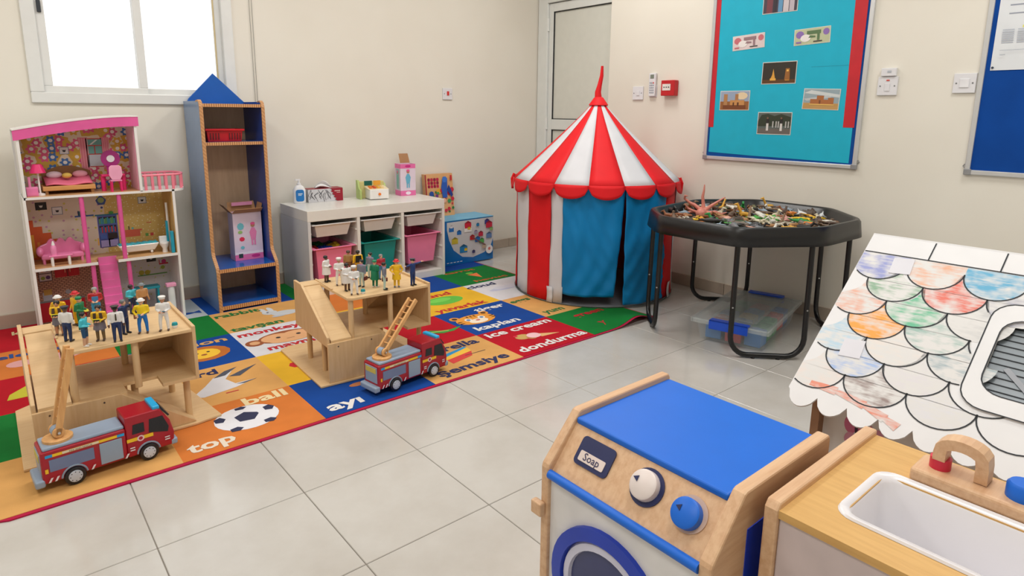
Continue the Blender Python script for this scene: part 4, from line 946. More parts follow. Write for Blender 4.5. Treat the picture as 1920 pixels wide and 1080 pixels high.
# ================================================================== CARD PLAYHOUSE
ph = thing('cardboard_playhouse', 'white cardboard playhouse with crayoned scale roof and skylight', 'playhouse', (1.34, -1.42, 0))
CWH = P((226, 226, 228), .6, var=.02); INK = P((36, 40, 46), .7, var=0); BRN = P((150, 112, 84), .8)
YA, YZ = -1.012, -1.86
nS = Vector((-.35, 0, .434)).normalized(); uS = Vector((0, -1, 0)); vS = Vector((.434, 0, .35)).normalized(); SL = math.hypot(.434, .35)
E0 = Vector((.904, YA, .45))
def rp(y, t, lift=0): return E0 + uS * (YA - y) + vS * (SL * t) + nS * lift
# roof sheet with hole for the skylight
hole = (-1.365, -1.63, .20, .665)
m = MB(); sc_ = []
for k in range(12):
    ya = YA - .0705 * k - .005; yb = ya - .0705
    sc_ += [(ya + (yb - ya) * q / 8, -.068 * math.sin(PI * q / 8) ** .6 - .01) for q in range(8)]
sc_ = [p for p in sc_ if p[0] > YZ]
def quadp(y0, y1, t0, t1): m.prism([rp(y0, t0), rp(y1, t0), rp(y1, t1), rp(y0, t1)], nS * -.005)
quadp(YA, hole[0], 0, 1); quadp(hole[1], YZ, 0, 1); quadp(hole[0], hole[1], 0, hole[2]); quadp(hole[0], hole[1], hole[3], 1)
m.prism([rp(YA, 0)] + [rp(y, t) for y, t in sc_] + [rp(sc_[-1][0], 0)], nS * -.005)
m.build('front_roof_panel', CWH, ph, True)
MB().prism([(1.338, YA, .80), (1.338, YZ, .80), (1.772, YZ, .45), (1.772, YA, .45)], (.003, 0, .004)).build('back_roof_panel', CWH, ph, True)
MB().box(.985, YZ + .06, 0, .991, YA - .045, .51).build('front_wall', CWH, ph, True)
MB().box(1.685, YZ + .06, 0, 1.691, YA - .045, .51).build('rear_wall', CWH, ph, True)
for y in (YA - .045, YZ + .06): MB().prism([(.985, y, 0), (1.691, y, 0), (1.691, y, .51), (1.338, y, .79), (.985, y, .51)], (0, .005 if y < -1.5 else -.005, 0)).build('gable_wall', CWH, ph, True)
MB().box(.955, YA - .062, 0, .985, YA - .042, .47).build('corner_post', BRN, ph, True)
decal('butterfly_drawing', fr((.985, -1.155, .34), (0, -1, 0), (0, 0, 1)), [((206, 110, 150), ci(-.014, .03, .016, .024)), ((206, 110, 150), ci(.02, .025, .02, .026)), ((214, 150, 180), ci(.05, .02, .014, .02)), ((214, 150, 180), ci(-.01, -.01, .016, .02)), ((60, 30, 60), ci(.0, .03, .004, .02))], ph)
# printed scales: each its own shape with its crayon colour, outlines inked
COL = {(0, 0): (128, 140, 206), (0, 2): (206, 140, 100), (0, 4): (96, 130, 196)}
rows = [(.832, [-1.0, -1.1345, -1.2635, -1.395, -1.53, -1.665, -1.80], 0), (.715, [-1.057, -1.191, -1.329, -1.465, -1.60, -1.735, -1.85], 0), (.598, [-.992, -1.127, -1.265, -1.40, -1.535, -1.67, -1.80], 0), (.485, [-1.057, -1.193, -1.329, -1.465, -1.60, -1.735, -1.85], 0), (.372, [-.992, -1.125, -1.263, -1.40, -1.535, -1.67, -1.80], 0), (.260, [-1.052, -1.188, -1.326, -1.465, -1.60, -1.735, -1.85], 0), (.148, [-.985, -1.12, -1.259, -1.396, -1.535, -1.67, -1.80], 0)]
cray = {(0, 0): (120, 130, 200), (0, 1): (226, 150, 108), (0, 2): (50, 150, 200), (0, 3): (200, 196, 214),
        (1, 0): (96, 150, 110), (1, 1): (222, 80, 60), (1, 2): (150, 150, 170), (2, 0): (226, 150, 120), (2, 1): (60, 170, 120), (2, 2): (190, 190, 190),
        (3, 0): (244, 140, 20), (3, 1): (130, 170, 160), (4, 0): (150, 196, 226), (4, 1): (226, 214, 206), (4, 2): (120, 150, 160), (5, 0): (140, 170, 226), (5, 1): (214, 210, 216), (6, 0): (226, 210, 204), (6, 1): (120, 96, 92), (6, 2): (214, 214, 222)}
cov = {(3, 0): .95, (0, 2): .85, (1, 1): .75, (0, 0): .7, (2, 1): .6, (5, 0): .55}
def inhole(y, t): return hole[1] - .02 < y < hole[0] + .02 and hole[2] - .02 < t < hole[3] + .02
ink = MB()
def inkline(pts, w_=.0016):
    pts = [p for p in pts]
    for a, b in zip(pts[:-1], pts[1:]):
        if a[0] > YA or b[0] > YA or a[0] < YZ or b[0] < YZ: continue
        if inhole(*a) or inhole(*b): continue
        A, B = rp(*a, .0012), rp(*b, .0012); q = (B - A).cross(nS).normalized() * w_
        ink.add([A - q, B - q, B + q, A + q], [(0, 1, 2, 3)])
for ri, (t0, ys, _) in enumerate(rows):
    for ci_, (ya, yb) in enumerate(zip(ys[:-1], ys[1:])):
        dep = .118
        arc_ = [(ya + (yb - ya) * (.5 - .5 * math.cos(PI * q / 16)), t0 - dep * math.sin(PI * q / 16)) for q in range(17)]
        inkline(arc_)
        if (ri, ci_) in cray and not inhole((ya + yb) / 2, t0):
            ym, tm = (ya + yb) / 2, t0
            hwid = (ya - yb) / 2; t1 = t0 + .1145
            up = [(yb + hwid * q / 8, t1 - .118 * math.sqrt(max(0, 1 - (q / 8) ** 2))) for q in range(9)] + [(ya - hwid * q / 8, t1 - .118 * math.sqrt(max(0, 1 - (q / 8) ** 2))) for q in range(7, -1, -1)]
            if ri == 0: up = [(yb, t0 + .046), (ya, t0 + .046)]
            poly = [(min(max(y, YZ), YA - .001), min(t, .878)) for y, t in arc_ + up]
            pts = [rp(y, t, .0004) for y, t in poly]
            MB().add(pts, [tuple(range(len(pts)))]).build('printed_scale', crayon(cray[(ri, ci_)], cov.get((ri, ci_), .45), .5 + .4 * ((ri + ci_) % 3)), ph, True)
inkline([(YA - .002 - .05 * k, .883) for k in range(18)])
for y in (-1.172, -1.33, -1.49, -1.65): inkline([(y, .883), (y, .998)])
ink.build('inked_scale_outlines', INK, ph, True)['kind'] = 'stuff'
def streak(name, c, pts, w_): 
    mm = MB()
    for a, b in zip(pts[:-1], pts[1:]):
        A, B = rp(*a, .0009), rp(*b, .0009); q = (B - A).cross(nS).normalized() * w_; mm.add([A - q * .6, B - q, B + q, A + q * .6], [(0, 1, 2, 3)])
    mm.build(name, crayon(c, .8, .2), ph, True)
streak('crayon_streak', (226, 110, 80), [(-1.055, .055), (-1.12, .052), (-1.19, .03), (-1.24, .0), (-1.27, -.02)], .012)
for nm, y, t in (('a', -1.098, .765), ('b', -1.083, .235)):   # two strips of sticky tape
    a = [rp(y, t, .001), rp(y - .05, t + .01, .001), rp(y - .045, t + .11, .001), rp(y + .004, t + .10, .001)]
    MB().prism(a, nS * .0012).build('tape', P((222, 222, 230), .25, var=.02), ph, True)
# skylight: frame standing a little proud, grey louvred pane
SLF = P((224, 224, 226), .5, var=.02)
def rrect(y0, y1, t0, t1, r, lift): return [rp(-a, b / SL, lift) for a, b in rr_(-y0, t0 * SL, -y1, t1 * SL, r, 5)]
o_ = rrect(hole[0] + .016, hole[1] - .016, hole[2] - .03, hole[3] + .05, .05, .004); i_ = rrect(hole[0] - .012, hole[1] + .012, hole[2] + .05, hole[3] - .03, .045, .004)
fm = MB(); n = len(o_)
fm.add(o_ + i_ + [p - nS * .012 for p in o_] + [p - nS * .012 for p in i_], [(k, (k + 1) % n, n + (k + 1) % n, n + k) for k in range(n)] + [(2 * n + k, 3 * n + k, 3 * n + (k + 1) % n, 2 * n + (k + 1) % n) for k in range(n)] + [(k, 2 * n + k, 2 * n + (k + 1) % n, (k + 1) % n) for k in range(n)] + [(n + k, n + (k + 1) % n, 3 * n + (k + 1) % n, 3 * n + k) for k in range(n)])
sk_ = fm.build('skylight_frame', SLF, ph, True)
ol = MB()
for loop in (o_, i_):
    for k in range(n):
        a, b = loop[k] + nS * .0006, loop[(k + 1) % n] + nS * .0006; q = (b - a).cross(nS).normalized() * .0014; ol.add([a - q, b - q, b + q, a + q], [(0, 1, 2, 3)])
ol.build('inked_outline', INK, sk_, True)
MB().prism([rp(hole[0] + .004, hole[2], -.012), rp(hole[1] - .004, hole[2], -.012), rp(hole[1] - .004, hole[3], -.012), rp(hole[0] + .004, hole[3], -.012)], nS * -.003).build('skylight_pane', P((128, 138, 146), .35), ph, True)
for k in range(14):
    t = hole[2] + .02 + k * .032
    MB().prism([rp(hole[0], t, -.0118), rp(hole[1], t, -.0118), rp(hole[1], t + .004, -.0118), rp(hole[0], t + .004, -.0118)], nS * .0015).build('louvre_line', INK, sk_, True)
for y, c in ((-1.44, (60, 140, 90)), (-1.41, (150, 154, 162))):
    A, B = rp(y, .60 if c[1] > 100 and c[0] < 100 else .40, -.0095), rp(y - .10, hole[2] + .03, -.0095); q = (B - A).cross(nS).normalized() * .006
    MB().prism([A - q, B - q, B + q, A + q], nS * .001).build('pane_bar', P(c, .5), sk_, True)

# ================================================================== TOY WASHER
wm = thing('toy_washing_machine', 'wooden toy washing machine with blue top and blue and white knobs', 'toy appliance', (.40, -1.04, 0))
BW = wood((222, 184, 146), (206, 162, 124), 0, 6, .45); WBL = P((0, 102, 212), .45, var=.02); NVY = P((30, 38, 86), .4)
prof = [(.605, 0), (.605, .505), (.598, .515), (.292, .515), (.284, .512), (.199, .418), (.196, .41), (.196, 0)]
for y0, y1 in ((-.836, -.858), (-1.218, -1.243)):
    MB().prism([(x, y0, z) for x, z in prof], (0, y1 - y0, 0)).build('side_panel', BW, wm, True, bevel=.004)
MB().box(.30, -1.2445, .03, .60, -1.243, .44).build('side_inset', P((24, 60, 190), .4), wm, True)
MB().box(.275, -1.218, .488, .598, -.858, .503).build('top_board', WBL, wm, True, bevel=.005, seg=3)
pu = Vector((0, -1, 0)); pv = Vector((.075, 0, .095)).normalized(); pn = pu.cross(pv)
MB().prism([(.278, -.858, .490), (.278, -1.218, .490), (.207, -1.218, .402), (.207, -.858, .402)], -pn * .012).build('control_panel', BW, wm, True)
MB().cyl((.200, -.858, .398), (.200, -1.218, .398), .0095, n=14).build('blue_rail', WBL, wm, True, smooth=40)
MB().box(.205, -1.218, .02, .217, -.858, .392).build('front_panel', P((226, 224, 224), .4), wm, True)
MB().box(.585, -1.218, .02, .597, -.858, .488).build('back_panel', BW, wm, True)
MB().box(.217, -1.218, .01, .585, -.858, .022).build('bottom_board', BW, wm, True)
PF = (Vector((.207, -.858, .402)), pu, pv)
def pp(a, b, l=0): return PF[0] + pu * a + pv * b + pn * l
so = MB().prism([pp(a, b, .0003) for a, b in rr_(.036, .038, .124, .098, .010)], pn * .003).build('soap_drawer', NVY, wm, True)
MB().prism([pp(a, b, .0034) for a, b in rr_(.046, .047, .112, .068, .003)], pn * .0015).build('name_plate', P((222, 206, 200), .5), so, True)
text('Soap', (pp(0, 0, .005), pu, pv), (.079, .0575), .022, (60, 56, 90), wm, bold=.01, lift=.0004)
Mk = Matrix((pu, pv, pn)).transposed()
d = MB().lathe([(.036, 0), (.036, .0025)], pp(.212, .066), 28, M=Mk).build('dial_ring', NVY, wm, True, smooth=40)
MB().lathe([(.029, .002), (.028, .016), (.024, .019)], pp(.210, .067), 28, M=Mk).build('white_dial', P((226, 214, 210), .4), wm, True, smooth=40)
MB().prism([pp(.188, .072, .0195), pp(.199, .078, .0195), pp(.199, .066, .0195)], pn * .001).build('dial_pointer', NVY, wm, True)
MB().lathe([(.033, 0), (.033, .002)], pp(.308, .062), 28, M=Mk).build('knob_ring', P((206, 176, 160), .5), wm, True, smooth=40)
MB().lathe([(.027, .002), (.027, .018), (.023, .021)], pp(.306, .060), 28, M=Mk).build('blue_knob', WBL, wm, True, smooth=40)
MB().prism([pp(.288, .064, .0212), pp(.298, .070, .0212), pp(.298, .058, .0212)], pn * .001).build('knob_pointer', NVY, wm, True)
Mx = Matrix.Rotation(-PI / 2, 3, 'Y')
MB().lathe([(.145, 0), (.145, .010), (.118, .012), (.116, 0)], (.205, -1.02, .20), 40, M=Mx).build('door_ring', P((26, 60, 180), .4), wm, True, smooth=40)
MB().lathe([(.116, 0), (.112, .007), (.098, .008), (.096, 0)], (.205, -1.02, .20), 40, M=Mx).build('inner_ring', P((206, 206, 226), .4), wm, True, smooth=40)
MB().lathe([(.097, 0), (.001, .002)], (.205, -1.02, .20), 40, M=Mx).build('door_window', P((60, 66, 110), .15), wm, True, smooth=40)
MB().box(.180, -.852, .30, .196, -.822, .33).build('door_hinge', BW, wm, True, bevel=.003)

# ================================================================== TOY SINK
sn = thing('toy_sink_unit', 'wooden toy kitchen sink unit with white basin and arched tap', 'toy appliance', (.50, -1.49, 0))
CTR = wood((216, 172, 104), (204, 158, 92), 1, 6, .45)
for y0, y1 in ((-1.268, -1.292), (-1.70, -1.724)):
    MB().prism([(.705, y0, 0), (.705, y0, .512), (.31, y0, .512), (.300, y0, .50), (.300, y0, 0)], (0, y1 - y0, 0)).build('side_panel', BW, sn, True, bevel=.004)
bx = (.375, .566, -1.352, -1.64); hx = (.385, .556, -1.362, -1.63)
MB().box(.304, -1.70, .486, hx[0], -1.292, .500).box(hx[1], -1.70, .486, .703, -1.292, .500).box(hx[0], hx[2], .486, hx[1], -1.292, .500).box(hx[0], -1.70, .486, hx[1], hx[3], .500).build('counter', CTR, sn, True)
WBN = P((232, 230, 234), .25, var=.01)
def brr(e, r, z): return [(a, -b, z) for a, b in rr_(bx[0] - e, -bx[2] - e, bx[1] + e, -bx[3] + e, r, 5)]
rgs = [brr(.006, .034, .5005), brr(.004, .034, .5045), brr(-.006, .03, .5035), brr(-.012, .03, .494), brr(-.02, .03, .40), brr(-.04, .03, .392)]
m = MB(); n = len(rgs[0])
for r_ in rgs: m.add(r_, [])
m.f = [(i * n + j, i * n + (j + 1) % n, (i + 1) * n + (j + 1) % n, (i + 1) * n + j) for i in range(5) for j in range(n)] + [tuple(range(5 * n, 6 * n))]; m.m = [0] * len(m.f)
m.build('basin', WBN, sn, True, smooth=60)
MB().box(.308, -1.70, .02, .320, -1.292, .486).build('front_panel', P((206, 190, 190), .5), sn, True, bevel=.003)
MB().box(.69, -1.70, .02, .70, -1.292, .486).build('back_panel', BW, sn, True)
MB().box(.572, -1.695, .5005, .650, -1.392, .526).build('tap_base', BW, sn, True, bevel=.007, seg=3)
tp = MB(); 
ar = [(.612, -1.427 - .031 + .031 * math.cos(t), .566 + .017 * math.sin(t)) for t in [PI * k / 10 for k in range(11)]]
pth = [(.612, -1.427, .545), (.612, -1.427, .560)] + ar[1:-1] + [(.616, -1.489, .555), (.618, -1.489, .527)]
for k in range(len(pth) - 1):
    pass
def sweep(path, hw, hh):
    m = MB(); vs = []; K = len(path)
    for i, p in enumerate(path):
        a = Vector(path[max(0, i - 1)]); b = Vector(path[min(K - 1, i + 1)]); t = (b - a).normalized(); x = Vector((1, 0, 0)); q = t.cross(x).normalized()
        vs += [Vector(p) + x * sx * hw + q * sq * hh for sx, sq in ((-1, -1), (1, -1), (1, 1), (-1, 1))]
    fs = [(0, 1, 2, 3), tuple(4 * K - 4 + i for i in (3, 2, 1, 0))] + [(i * 4 + (j + 1) % 4, i * 4 + j, (i + 1) * 4 + j, (i + 1) * 4 + (j + 1) % 4) for i in range(K - 1) for j in range(4)]
    return m.add(vs, fs)
sweep(pth, .017, .0095).build('tap_spout', BW, sn, True, bevel=.004, seg=2)
MB().cyl((.612, -1.427, .526), (.612, -1.427, .546), .0165, n=20).build('red_collar', P((206, 40, 70), .4), sn, True, smooth=40)
MB().lathe([(.024, 0), (.024, .022), (.020, .027)], (.612, -1.545, .526), 22).build('blue_tap_knob', WBL, sn, True, smooth=40)
MB().lathe([(.024, 0), (.024, .022), (.020, .027)], (.612, -1.65, .526), 22).build('red_tap_knob', P((206, 40, 60), .4), sn, True, smooth=40)
MB().cyl((.63, -1.525, .526), (.63, -1.525, .528), .003, n=8).build('screw', P((90, 80, 80), .4), sn, True)

# ================================================================== NOTICE BOARDS AND WALL FITTINGS
ALF = P((206, 208, 210), .35, .6, .02)
def board(name, label, ya, yb, z0, z1, felt, loc):
    t = thing(name, label, 'notice board', loc)
    MB().box(XR - .008, yb, z0, XR - .001, ya, z1).build('felt', cloth(felt, .9), t, True)
    for nm, b in (('frame_bottom', (yb, z0 - .016, ya, z0 + .006)), ('frame_top', (yb, z1 - .006, ya, z1 + .016)), ('frame_side', (ya - .006, z0 - .016, ya + .016, z1 + .016)), ('frame_side', (yb - .016, z0 - .016, yb + .006, z1 + .016))):
        MB().box(XR - .016, b[0], b[1], XR - .001, b[2], b[3]).build('frame_rail', ALF, t, True, bevel=.003)
    for y in (ya, yb):
        s = 1 if y == ya else -1
        MB().box(XR - .019, y + s * .018, z0 - .018, XR - .002, y - s * .012, z0 + .010).build('corner_clip', P((150, 152, 156), .4, .5), t, True, bevel=.003)
        MB().tube([(XR - .004, y + s * .018, z0 + .012), (XR - .004, y + s * .026, z0 + .022), (XR - .004, y + s * .018, z0 + .032)], .002, 6).build('hook', P((150, 152, 156), .4, .8), t, True)
    return t
WF = fr((XR - .0085, 0, 0), (0, -1, 0), (0, 0, 1))
b1 = board('notice_board', 'notice board covered in turquoise paper with red side strips', .600, -.298, .875, 2.05, (14, 74, 150), (XR, .15, .87))
decal('turquoise_paper', WF, [((0, 176, 206), [(-.582, .905), (-.3, .897), (.0, .893), (.272, .888), (.272, 2.04), (-.582, 2.04)])], b1)
decal('paper_seam', WF, [((4, 140, 170), rc(.02, 1.398, .25, 1.4))], b1, lift=.0008)
sr = lambda a, b: [(-.600, 1.06), (-.562, 1.06), (-.568, 2.04), (-.6, 2.04)]
MB().prism([(XR - .0095, .599, 1.06), (XR - .0095, .560, 1.06), (XR - .0095, .566, 2.04), (XR - .0095, .599, 2.04)], (-.0008, 0, 0)).build('red_strip', P((196, 26, 40), .5), b1, True)
MB().prism([(XR - .0095, -.223, 1.076), (XR - .0095, -.280, 1.076), (XR - .0095, -.280, 2.04), (XR - .0095, -.213, 2.04)], (-.0008, 0, 0)).build('red_strip', P((196, 26, 40), .5), b1, True)
def photo(label, yc, zc, w_, h, shapes, rot=0):
    t = thing('pinned_picture', label, 'picture', (XR - .0098, yc, zc), 0, 'pictures pinned on the turquoise board')
    u = Vector((0, -math.cos(rot), math.sin(rot))); v = Vector((0, math.sin(rot), math.cos(rot)))
    F = (Vector((XR - .0098, yc, zc)), u, v); n = u.cross(v)
    pts = [F[0] + u * a + v * b for a, b in rc(-w_ / 2, -h / 2, w_ / 2, h / 2)]
    MB().prism(pts, n * .0008).build('paper', P((226, 222, 214), .4), t, True)
    decal('print', (F[0] + n * .0008, u, v), [(c, [(a * w_ * .965, b * h * .94) for a, b in p]) for c, p in shapes], t)
    return t
H = .5
def sky(c1, c2, hz): return [(c1, rc(-H, -H, H, H)), (c2, rc(-H, -H, H, hz))]
photo('picture of standing people in dark and white robes at the board top', .19, 1.765, .205, .12, [((70, 62, 76), rc(-H, -H, H, H)), ((120, 60, 70), rc(-.4, -H, -.22, .5)), ((96, 150, 190), rc(-.05, -H, .08, .3)), ((206, 196, 200), rc(.1, -H, .26, .5)), ((190, 180, 190), rc(.28, -H, .42, .5)), ((50, 44, 54), rc(-.2, -H, -.1, .5))])
def note(c1, c2, c3): return [(c1, rc(-H, -H, H, H)), (c2, ci(-.35, .15, .12, .25, 10)), (c2, ci(.4, .2, .09, .22, 10)), (c3, rc(-.15, .12, .25, .36)), (c3, rc(.15, -.3, .22, .3)), ((236, 232, 230), ci(-.18, -.1, .15, .25, 12)), (c3, [(-.1, -.1), (.1, -.1), (.1, 0), (-.05, .05)]), (c2, rc(-.45, -.4, -.3, -.3)), ((60, 56, 60), rc(.05, -.4, .3, -.33))]
photo('pale red banknote picture on the turquoise board', .366, 1.56, .203, .084, note((222, 206, 206), (200, 110, 120), (150, 120, 126)), math.radians(3))
photo('green and violet banknote picture on the turquoise board', -.008, 1.563, .197, .086, note((190, 196, 160), (140, 110, 180), (90, 120, 80)), math.radians(2))
photo('dark night picture of a lit tower on the turquoise board', .161, 1.375, .204, .124, [((46, 40, 32), rc(-H, -H, H, H)), ((90, 56, 20), rc(-H, -H, H, -.32)), ((220, 160, 60), [(-.25, -.3), (-.1, -.3), (-.13, -.1), (-.17, .2), (-.2, -.1)]), ((226, 170, 70), rc(-.26, -.36, -.08, -.26)), ((150, 96, 40), [(.18, -.35), (.34, -.35), (.32, .2), (.2, .2)]), ((240, 190, 90), rc(.23, .05, .29, .14)), ((200, 140, 50), rc(.2, -.38, .33, -.34))])
photo('picture of sandstone towers under a bright sky, lower left of the board', .427, 1.222, .197, .116, sky((150, 166, 190), (150, 96, 50), -.05) + [((226, 206, 170), ci(.25, .25, .2, .2, 10)), ((176, 128, 80), rc(-.38, -.3, -.25, .35)), ((170, 120, 74), rc(.02, -.3, .13, .35)), ((196, 140, 80), rc(-.15, -.35, .35, .02)), ((120, 66, 30), rc(-.4, -.45, .4, -.25)), ((90, 50, 24), rc(.1, -.3, .16, -.1)), ((90, 50, 24), rc(-.05, -.3, .0, -.1))])
photo('picture of a desert fort under cloudy sky, lower right of the board', -.092, 1.225, .198, .112, sky((150, 168, 176), (190, 150, 90), -.2) + [((206, 212, 212), [(-.5, .3), (.5, .1), (.5, .25), (-.3, .45)]), ((190, 196, 198), [(-.5, .0), (.2, .2), (.3, .1), (-.4, -.1)]), ((170, 104, 56), [(-.3, -.25), (-.3, .0), (-.12, .0), (-.12, .18), (.08, .18), (.08, -.02), (.2, -.02), (.2, .08), (.36, .08), (.36, -.25)]), ((120, 70, 40), rc(-.05, -.25, .0, -.05)), ((226, 180, 96), rc(-.32, -.3, .38, -.24))], math.radians(-2))
photo('picture of people in white robes at an outdoor gathering, lowest on the board', .163, 1.09, .206, .128, sky((90, 100, 96), (104, 98, 92), -.25) + [((46, 56, 40), [(-.5, .1), (-.4, .4), (-.2, .45), (0, .35), (.2, .45), (.5, .3), (.5, -.1), (-.5, -.15)])] + [((212, 210, 206), rc(x - .035, -.35, x + .035, .15)) for x in (-.2, .22)] + [((40, 38, 36), rc(x - .045, .0, x + .045, .2)) for x in (-.2, .22)] + [((176, 176, 172), rc(x, -.2, x + .04, .1)) for x in (-.05, .05, .12, .34, .42)] + [((120, 90, 70), ci(x, .25, .03, .05, 8)) for x in (-.2, .22)])
b2 = board('notice_board', 'plain blue felt notice board at the right edge with a white notice', -.812, -1.95, .888, 2.05, (6, 68, 150), (XR, -1.3, .87))
nt_ = thing('notice_sheet', 'white printed notice sheet pinned to the blue felt board', 'paper', (XR - .0095, -1.02, 1.5))
MB().box(XR - .0105, -1.25, 1.345, XR - .0095, -.836, 1.95).build('paper', P((222, 226, 230), .5, var=.02), nt_, True)
sh = [((150, 156, 170), rc(.875, 1.62, .98, 1.626)), ((150, 156, 170), rc(.875, 1.585, .93, 1.59)), ((226, 222, 120), rc(.93, 1.525, 1.0, 1.535))]
for r_ in range(7):
    for q in range(4): sh.append(((178, 184, 196), rc(.862 + q * .055, 1.462 + r_ * .009, .905 + q * .055, 1.466 + r_ * .009)))
sh += [((170, 176, 186), rc(.862, 1.43, 1.1, 1.432)), ((170, 176, 186), rc(.865, 1.41, .885, 1.413))]
decal('print', fr((XR - .0105, 0, 0), (0, -1, 0), (0, 0, 1)), sh, nt_)
MB().cyl((XR - .0105, -.844, 1.357), (XR - .014, -.844, 1.357), .005, n=10).build('pin', P((60, 70, 90), .4, .5), nt_, True)
SW = P((224, 224, 228), .3, var=.02)
def plate(name, label, yc, zc, w_, h, extras):
    t = thing(name, label, 'switch', (XR, yc, zc))
    MB().box(XR - .010, yc - w_ / 2, zc - h / 2, XR - .001, yc + w_ / 2, zc + h / 2).build('plate', SW, t, True, bevel=.002)
    for dy in (-w_ * .36, w_ * .36): MB().cyl((XR - .010, yc + dy, zc), (XR - .0112, yc + dy, zc), .0035, n=10).build('screw', P((120, 122, 126), .4, .8), t, True)
    extras(t); return t
def ex1(t): MB().box(XR - .014, -.764, 1.272, XR - .010, -.726, 1.312).build('rocker', P((230, 230, 234), .3), t, True, bevel=.0015)
plate('light_switch', 'white light switch beside the blue felt board', -.745, 1.292, .09, .09, ex1)
def ex2(t):
    MB().box(XR - .013, -.428, 1.262, XR - .010, -.404, 1.30).build('rocker', SW, t, True, bevel=.001); MB().box(XR - .0125, -.424, 1.312, XR - .010, -.410, 1.318).build('indicator', P((206, 70, 60), .4), t, True)
plate('wall_switch', 'white wall switch with red indicator right of the turquoise board', -.416, 1.287, .092, .092, ex2)
t = thing('thermostat', 'small white sensor unit above the red indicator switch', 'switch', (XR, -.416, 1.355))
MB().box(XR - .018, -.452, 1.335, XR - .001, -.382, 1.375).build('case', SW, t, True, bevel=.003); MB().box(XR - .0195, -.430, 1.352, XR - .018, -.412, 1.362).build('window', P((176, 182, 190), .3), t, True)
def ex3(t): MB().box(XR - .014, 1.155, 1.262, XR - .010, 1.182, 1.292).build('rocker', SW, t, True, bevel=.001)
plate('light_switch', 'white light switch left of the wall remote control', 1.172, 1.278, .09, .09, ex3)
t = thing('remote_control', 'white air conditioner remote control in its wall holder', 'remote', (XR, 1.045, 1.33))
MB().box(XR - .022, 1.018, 1.255, XR - .004, 1.072, 1.408).build('body', SW, t, True, bevel=.004); MB().box(XR - .004, 1.014, 1.25, XR - .001, 1.076, 1.33).build('holder', SW, t, True)
MB().box(XR - .0235, 1.03, 1.372, XR - .022, 1.06, 1.398).build('screen', P((120, 128, 116), .3), t, True)
for r_ in range(5):
    for q in range(3): MB().box(XR - .0235, 1.028 + q * .013, 1.275 + r_ * .016, XR - .022, 1.037 + q * .013, 1.284 + r_ * .016).build('button', P((150, 156, 166) if (r_, q) != (4, 0) else (200, 60, 60), .4), t, True)
t = thing('fire_alarm_call_point', 'red break glass fire alarm call point on the wall', 'alarm', (XR, .896, 1.305))
FR_ = P((190, 18, 28), .3)
MB().box(XR - .045, .845, 1.256, XR - .001, .952, 1.356).build('case', FR_, t, True, bevel=.004)
MB().box(XR - .047, .875, 1.29, XR - .045, .94, 1.332).build('glass', P((226, 222, 216), .2), t, True, bevel=.001)
decal('press_marks', fr((XR - .047, 0, 0), (0, -1, 0), (0, 0, 1)), [((30, 30, 30), ci(-.925 + .018 * k, 1.311, .006, .004, 8)) for k in range(3)], t)
t = thing('spur_switch', 'white switch with red rocker on the wall above the storage unit', 'switch', (2.174, YB, 1.273))
MB().box(2.13, YB - .010, 1.23, 2.218, YB - .001, 1.316).build('plate', SW, t, True, bevel=.002); MB().box(2.167, YB - .015, 1.262, 2.185, YB - .010, 1.292).build('rocker', P((206, 40, 40), .35), t, True)
for dx in (-.03, .03): MB().cyl((2.174 + dx, YB - .010, 1.273), (2.174 + dx, YB - .0112, 1.273), .0035, n=10).build('screw', P((120, 122, 126), .4, .8), t, True)
